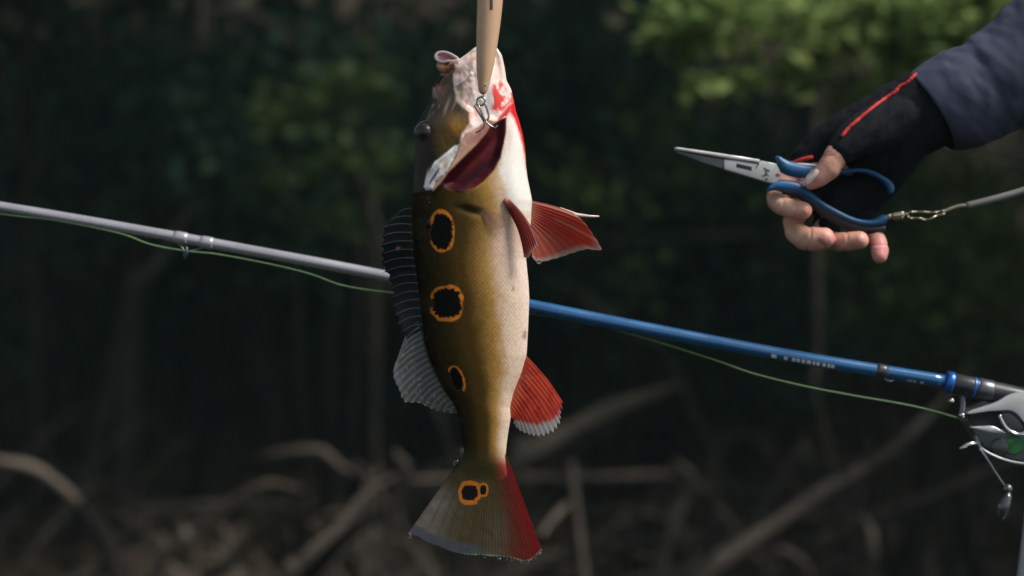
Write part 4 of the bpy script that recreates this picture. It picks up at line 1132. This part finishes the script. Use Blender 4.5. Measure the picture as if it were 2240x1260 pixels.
for bx, by, wd, cl, w_ in ((1765, 408, 20, (0.70, 0.27, 0.23), .9), (1768, 465, 18, (0.66, 0.26, 0.22), .8), (1705, 445, 22, (0.52, 0.33, 0.22), .9), (1745, 515, 22, (0.50, 0.31, 0.21), .8), (1812, 522, 20, (0.66, 0.26, 0.24), .9), (1788, 533, 7, (0.30, 0.12, 0.09), .7), (1878, 524, 15, (0.70, 0.34, 0.28), .8), (1856, 536, 7, (0.34, 0.15, 0.11), .6), (1922, 545, 26, (0.68, 0.25, 0.25), .95), (1795, 341, 12, (0.55, 0.24, 0.17), .5)):  # pink and tan skin tones; dimple shade darkened into the colour
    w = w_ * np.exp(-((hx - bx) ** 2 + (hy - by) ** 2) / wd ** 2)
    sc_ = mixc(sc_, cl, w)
at_ = me.color_attributes.new('Col', 'FLOAT_COLOR', 'POINT')
at_.data.foreach_set('color', np.concatenate([sc_, np.ones((len(hx), 1))], 1).astype(np.float32).ravel())
g = 6
def fat(ch, add=g): return [(p[0], p[1], p[2], p[3] + add) for p in ch]
glove = blob('glove', [fat([(2020, 232, -10, 74), (1955, 262, -30, 72), (1880, 284, -48, 52), (1815, 312, -66, 36), (1775, 345, -76, 30)]), fat([(2110, 205, 0, 76), (2035, 247, -5, 74), (1965, 285, -20, 70), (1905, 322, -42, 60)]),
                       fat([(1975, 262, 10, 56), (1905, 288, 22, 48), (1868, 304, 32, 38), (1836, 328, 42, 29)]),
                       fat([(1900, 320, -55, 50), (1835, 322, -66, 38), (1790, 345, -76, 32), (1757, 372, -80, 28)], 4),
                       fat([(1905, 340, -60, 46), (1870, 352, -75, 38), (1800, 410, -84, 30), (1772, 438, -84, 28)], 4), fat([(1945, 350, -60, 46), (1915, 375, -75, 36), (1830, 455, -85, 28), (1815, 488, -75, 23), (1822, 505, -45, 20)], 4),
                       fat([(1960, 345, -55, 48), (1955, 385, -70, 34), (1905, 450, -76, 26), (1900, 480, -60, 21), (1912, 498, -34, 18)], 4), fat([(1975, 300, -20, 62), (1940, 380, -62, 46), (1890, 430, -72, 40), (1850, 440, -74, 40)])],
             0.0013, 6, M['glove'], person)
# crease relief on the glove
me = glove.data
co = np.empty(len(me.vertices) * 3); me.vertices.foreach_get('co', co); co = co.reshape(-1, 3)
no = np.empty(len(me.vertices) * 3); me.vertices.foreach_get('normal', no); no = no.reshape(-1, 3)
xx, zz = co[:, 0] / AP.s, co[:, 2] / AP.s
wr = fbm((xx * .8 - zz * .6) / 16, (xx * .6 + zz * .8) / 60, 91) * 3.0 + fbm(xx / 40, zz / 40, 95) * 3
me.vertices.foreach_set('co', (co + no * wr[:, None] * AP.s).ravel()); me.update()
def bvh_of(o):
    m_ = o.data
    return BVHTree.FromPolygons([v.co.copy() for v in m_.vertices], [tuple(p.vertices) for p in m_.polygons])
gb = bvh_of(glove)
def onto(b, px, py, lift=0.0, fallback=0.0):
    o_ = AP(px, py, 400)
    h = b.ray_cast(o_, Vector((0, 1, 0)))
    if h[0] is None:
        n_ = b.find_nearest(AP(px, py, fallback))
        return n_[0] + n_[1] * lift * AP.s
    return h[0] + Vector((0, -lift * AP.s, 0))
seam = catmull([(1997, 166), (1986, 176), (1975, 187), (1963, 192), (1950, 206), (1930, 219), (1899, 241), (1867, 267), (1845, 286), (1830, 304)], 6)
tube('red_seam', [onto(gb, p[0], p[1], 1.0) for p in seam], [AP.s * (4.2 + .8 * math.sin(i * 2.1)) for i in range(len(seam))], M['piping'], glove, 8)
trim = catmull([(1738, 356), (1752, 350), (1768, 345), (1784, 342)], 6)
tube('cuff_trim', [onto(gb, p[0], p[1], 2.0, -40) for p in trim], 5.2 * AP.s, M['piping'], glove, 8)
wt = catmull([(2086, 280), (2088, 300), (2084, 318)], 5)
tube('wrist_tab', [onto(gb, p[0], p[1], .5) for p in wt], 4.0 * AP.s, pm('dull_red', (.10, .018, .012), .8), glove, 8)
# thumb nail
bb = bvh_of([o for o in person.children if o.name.startswith('body')][0])
nail = catmull([(1769, 373), (1778, 373), (1781, 380), (1774, 393), (1762, 405), (1754, 409), (1752, 404), (1757, 392)], 4, True)
cx, cy = nail.mean(0)
V = [onto(bb, cx, cy, 2.6)]; F = []
for k_ in (0.5, 0.85, 1.0):
    for p in nail: V.append(onto(bb, cx + (p[0] - cx) * k_, cy + (p[1] - cy) * k_, 2.6 - 1.9 * k_ ** 3))
n_ = len(nail)
F += [(0, 1 + (i + 1) % n_, 1 + i) for i in range(n_)]
for r_ in range(2):
    for i in range(n_):
        a, b = 1 + r_ * n_ + i, 1 + r_ * n_ + (i + 1) % n_
        F.append((a, b, b + n_, a + n_))
mesh('thumb_nail', V, F, M['nail'], person)
# sleeve: a loose tube with folds
up = [(1984, 163), (2019, 138), (2070, 110), (2105, 97), (2118, 84), (2156, 60), (2184, 32), (2216, 0), (2290, -70), (2420, -190)]
lo = [(2088, 328), (2108, 328), (2135, 322), (2165, 312), (2185, 303), (2210, 292), (2240, 280), (2275, 262), (2350, 205), (2500, 80)]
nu_, seg_ = 90, 64
u = np.linspace(0, 1, nu_)
A, B = resample(catmull(up, 6), u), resample(catmull(lo, 6), u)
V, F = [], []
def sleeve_pt(i, j, inner=0.0):
    th = 2 * math.pi * j / seg_
    a, b = A[i], B[i]
    mid, hv = (a + b) / 2, (a - b) / 2
    L = np.linalg.norm(hv)
    c_, s_ = math.cos(th), math.sin(th)
    q_ = u[i] * 520
    f = 5.0 * float(fbm(q_ / 34 + th * 1.6, th * 1.3 - q_ / 90, 61)) + 9 * (abs(float(fbm(q_ / 60 - th * 1.1, th * .8 + q_ / 200, 67))) - .25)
    f *= min(1, .35 + q_ / 80)
    r_ = 1 + f / L - inner / L
    return AP(mid[0] + hv[0] * c_ * r_, mid[1] + hv[1] * c_ * r_, -4 + L * .92 * s_ * r_)
for i in range(nu_):
    for j in range(seg_): V.append(sleeve_pt(i, j))
for i in range(6):
    for j in range(seg_): V.append(sleeve_pt(i * 3, j, 5))
for i in range(nu_ - 1):
    for j in range(seg_):
        a, b = i * seg_ + j, i * seg_ + (j + 1) % seg_
        F.append((a, a + seg_, b + seg_, b))
o_ = nu_ * seg_
for j in range(seg_):
    F.append((j, (j + 1) % seg_, o_ + (j + 1) % seg_, o_ + j))
for i in range(5):
    for j in range(seg_):
        a, b = o_ + i * seg_ + j, o_ + i * seg_ + (j + 1) % seg_
        F.append((a, b, b + seg_, a + seg_))
mesh('sleeve', V, F, M['sleeve'], person)

# ------------------------------------------------------------------ rod, line, reel
RD = 0.13
RP = Plane(2075, 836, RD)
rod = empty('fishing_rod', RP.loc, 'fishing rod with tip section coloured grey for sky reflection and blue butt section running behind the fish', 'rod')
RC = [(-900, 318), (-400, 391), (0, 452), (400, 521), (840, 603), (1160, 670), (1670, 768), (2075, 836)]
rc = catmull(RC, 12)
rr = np.interp(rc[:, 0], [-900, 0, 840, 1160, 1670, 2080], [8.5, 11.5, 12.5, 15.5, 14, 15])
split = int(np.argmin(np.abs(rc[:, 0] - 1000)))
def rod_at(x):
    return float(np.interp(x, rc[:, 0], rc[:, 1])), float(np.interp(x, rc[:, 0], rr))
tube('tip_section', [RP(p[0], p[1], 0) for p in rc[:split + 1]], [r_ * RP.s for r_ in rr[:split + 1]], M['sky_grey'], rod, 20)  # sky reflection along this half put into its grey base colour
tube('butt_section', [RP(p[0], p[1], 0) for p in rc[split:]], [r_ * RP.s for r_ in rr[split:]], M['rodblue'], rod, 20)
def sleeve_ring(name, x0, x1, grow, mat):
    xs = np.linspace(x0, x1, 5)
    tube(name, [RP(x, rod_at(x)[0], 0) for x in xs], [(rod_at(x)[1] + g_) * RP.s for x, g_ in zip(xs, (0.4, grow, grow, grow, 0.4))], mat, rod, 20)
sleeve_ring('guide_wrap', 380, 412, 2.0, M['sky_grey'])
sleeve_ring('guide_wrap', 438, 468, 1.8, M['sky_grey'])
sleeve_ring('hook_keeper_wrap', 1916, 1940, 1.6, M['wrap'])
sleeve_ring('joint_ring', 985, 1015, 2.0, M['wrap'])
# guide with its ring under the rod
gy_ = rod_at(405)[0]
tube('guide_frame', [RP(388, gy_ + 8, 4), RP(400, gy_ + 20, 8), RP(406, gy_ + 30, 10), RP(425, gy_ + 26, 6), RP(450, gy_ + 18, 3), RP(462, gy_ + 19, 3)], 2.2 * RP.s, M['gun'], rod, 8)
tube('guide_ring', [RP(406 + 5 * math.cos(a), gy_ + 29 + 13 * math.sin(a), 12 * math.cos(a)) for a in np.linspace(0, 2 * math.pi, 25)[:-1]], 2.4 * RP.s, M['gun'], rod, 8, True)
tube('hook_keeper', [RP(1932, rod_at(1932)[0] + 13, 4), RP(1940, rod_at(1940)[0] + 19, 6), RP(1948, rod_at(1948)[0] + 18, 5), RP(1956, rod_at(1956)[0] + 12, 3)], 1.8 * RP.s, M['steel'], rod, 8)
# printed marks on the blank (too blurred to read): short white strokes
V, F = [], []
def stroke(x0, x1, a0, a1):
    b = len(V)
    xs = np.linspace(x0, x1, 4)
    for x in xs:
        y, r_ = rod_at(x)
        for a in np.linspace(a0, a1, 4):
            V.append(RP(x, y + (r_ + .35) * math.sin(a), (r_ + .35) * math.cos(a)))
    for i in range(3):
        for j in range(3):
            q_ = b + i * 4 + j
            F.append((q_, q_ + 4, q_ + 5, q_ + 1))
for x0, x1 in ((1686, 1697), (1713.5, 1721), (1731, 1738), (1741, 1748), (1752, 1759), (1763, 1772), (1776, 1781), (1784, 1791), (1797, 1804), (1808, 1814), (1816, 1823)):
    stroke(x0, x1, .22, .84)
tag(mesh('printed_name', V, F, M['print'], rod), kind='stuff')
V, F = [], []
for x0, x1 in ((1983, 1986), (1987, 1993), (1996, 2001), (2011, 2018)):
    stroke(x0, x1, .62, .95)
tag(mesh('printed_size', V, F, M['print'], rod), kind='stuff')
# reel seat
seat = tube('reel_seat', [RP(x, 836 + (x - 2075) * .215, 0) for x in (2082, 2084, 2126, 2180, 2240, 2330, 2460)], [RP.s * k_ for k_ in (21, 22.5, 22.5, 23, 23.5, 25, 24)], M['seat'], rod, 24)
for nm, x0, x1, r_, mt in (('front_collar', 2067, 2084, 24.5, 'ringblue'), ('blue_ring', 2126, 2133, 23.8, 'ringblue'), ('grey_ring', 2138, 2170, 24.2, 'gun')):
    tube(nm, [RP(x, 836 + (x - 2075) * .215, 0) for x in (x0, x0 + 2, x1 - 2, x1)], [RP.s * k_ for k_ in (r_ - 5 if nm == 'front_collar' else r_ - 1, r_, r_, r_ - 1)], M[mt], rod, 24)
tube('rear_grip', [RP(x, 836 + (x - 2075) * .215, 0) for x in (2450, 2470, 2700, 2900, 2920)], [RP.s * k_ for k_ in (24, 30, 30, 32, 26)], M['rubber'], rod, 20)
tube('trigger', [RP(2104, 852, 0), RP(2106, 880, 4), RP(2103, 902, 8), RP(2098, 910, 10)], [RP.s * k_ for k_ in (8, 6, 7, 4)], M['gun'], rod, 10)
V, F = sphere_vf(RP(2079, 876, 10), 6 * RP.s, 12, 8, (1.1, 1, .9)); mesh('lock_nut', V, F, M['alu'], rod)
V, F = sphere_vf(RP(2101, 907, 14), 6.5 * RP.s, 12, 8, (1.1, 1, .8)); mesh('seat_screw', V, F, M['alu'], rod)

reel = empty('baitcasting_reel', W(2230, 1000, RD), 'silver and dark low profile reel with green spool under the rod', 'reel')
QP = Plane(2230, 1000, RD)
def smooth_poly(p, n=4): return [tuple(q_) for q_ in catmull(p, n, True)]
plate('frame', smooth_poly([(2112, 906), (2180, 882), (2250, 872), (2330, 890), (2350, 940), (2325, 1000), (2250, 1012), (2190, 1000), (2146, 976), (2122, 940)]), QP, -52, 10, 6, M['gun'], reel)
plate('top_cover', smooth_poly([(2109, 903), (2118, 896), (2143, 888), (2172, 878), (2183, 872), (2202, 861), (2231, 856), (2290, 862), (2338, 892), (2346, 940), (2300, 952), (2250, 946), (2234, 924), (2222, 908), (2205, 897), (2180, 897), (2150, 899), (2120, 904)], 3), QP, -48, 26, 8, M['alu'], reel, 3)
plate('nose_plate', smooth_poly([(2116, 933), (2140, 930.5), (2164, 930.5), (2180, 937), (2195, 945), (2170, 946), (2140, 940)], 3), QP, -40, 24, 3, M['alu'], reel)
plate('mouth', smooth_poly([(2114, 907), (2150, 900), (2185, 898), (2200, 920), (2200, 940), (2180, 935), (2160, 929), (2125, 930)], 3), QP, 5, 16, 3, M['hole'], reel)  # black plate, shade of the reel opening put into its colour
plate('side_window', smooth_poly([(2182, 906), (2200, 899), (2217, 908), (2231, 924), (2236, 940), (2222, 946), (2206, 941), (2194, 931)], 3), QP, 8, 20, 4, M['wrap'], reel)
tube('window_rim', [QP(p[0], p[1], 24) for p in catmull([(2180, 907), (2186, 920), (2194, 933), (2206, 943), (2220, 948), (2234, 945), (2240, 936)], 6)], 4.0 * QP.s, M['alu'], reel, 10)
tube('spool', [QP(2214, 972, h) for h in (-40, -38, 11, 12)], [QP.s * k_ for k_ in (14, 22, 22, 19)], M['spool'], reel, 28)
tube('spool_rim', [QP(2184, 978, h) for h in (9, 13, 15)], [QP.s * k_ for k_ in (20, 20, 17)], M['wrap'], reel, 28)
tube('lower_bar', [QP(p[0], p[1], p[2]) for p in catmull([(2130, 950, 12), (2140, 978, 16), (2170, 997, 20), (2210, 1010, 22), (2260, 1014, 20), (2320, 1004, 10)], 5)], 5 * QP.s, M['gun'], reel, 10)
tube('thumb_bar', [QP(2096, 981, 18), QP(2105, 975, 20), QP(2114, 969, 20), QP(2140, 968, 14)], [QP.s * k_ for k_ in (3.5, 4.2, 3.5, 4)], M['alu'], reel, 10)
hn = tube('handle', [QP(p[0], p[1], p[2]) for p in catmull([(2136, 978, 22), (2152, 1002, 28), (2170, 1032, 32), (2190, 1062, 34)], 5)], 3.2 * QP.s, M['gun'], reel, 10)
kb = pm('knob_black', (.02, .022, .022), .12, coat=.8)
V, F = sphere_vf(QP(2196, 1066, 34), 11 * QP.s, 16, 10); mesh('handle_nut', V, F, M['gun'], hn)
lathe_path('knob', QP, [(2197, 1074, 38, 5), (2193, 1084, 42, 10), (2185, 1100, 44, 14), (2182, 1116, 44, 12), (2180, 1128, 44, 8), (2179, 1132, 44, 2)], kb, hn)

# green braid under the rod
gl = [(-900, 330), (-300, 420), (0, 468), (120, 482), (260, 510), (330, 535), (405, 549), (480, 557), (600, 580), (680, 600), (740, 622), (800, 634), (870, 642), (1000, 660), (1170, 688), (1280, 703), (1370, 728), (1470, 758), (1570, 790), (1650, 818), (1760, 845), (1870, 866), (1990, 887), (2080, 910), (2130, 928), (2200, 965)]
GP = Plane(405, 549, RD)
tag(tube('braided_line', [GP(p[0], p[1], 2 + 6 * math.sin(i * .05)) for i, p in enumerate(catmull(gl, 6))], 2.4 * GP.s, M['braid'], None, 8, loc=GP.loc), 'slack green braided line hanging below the rod to the reel', 'line')

# grey boat post cutting the corner
BP = Plane(2250, 1500, .25)
post = empty('boat_post', BP.loc, 'grey metal post standing under the reel knob at the boat edge', 'post')
tube('post_tube', [BP(2264, 1118, 0), BP(2262, 1126, 0), BP(2254, 1200, 0), BP(2246, 1270, 0), BP(2230, 1500, 0)], [BP.s * k_ for k_ in (12, 20, 21, 22, 24)], M['post'], post, 20)
plate('post_foot', [(2190, 1495), (2290, 1495), (2290, 1520), (2190, 1520)], BP, -40, 40, 4, M['post'], post)

# thin teal volume added to lift the dark tones of the background
hv = [(x, y, z) for z in (-1.6, 10.5) for x, y in ((-23, -3.5), (23, -3.5), (23, 27), (-23, 27))]
hz = mesh('haze', hv, [(0, 3, 2, 1), (4, 5, 6, 7), (0, 1, 5, 4), (1, 2, 6, 5), (2, 3, 7, 6), (3, 0, 4, 7)], smooth=False)
hm_ = bpy.data.materials.new('haze'); hm_.use_nodes = True
hn_ = hm_.node_tree.nodes; hn_.clear()
ho = hn_.new('ShaderNodeOutputMaterial'); pv = hn_.new('ShaderNodeVolumePrincipled')
pv.inputs['Color'].default_value = (0.55, 0.82, 0.80, 1)
pv.inputs['Density'].default_value = 0.0016
hm_.node_tree.links.new(pv.outputs[0], ho.inputs['Volume'])
hz.data.materials.append(hm_)
tag(hz, 'thin teal haze added to lift the dark background', 'haze', kind='stuff')
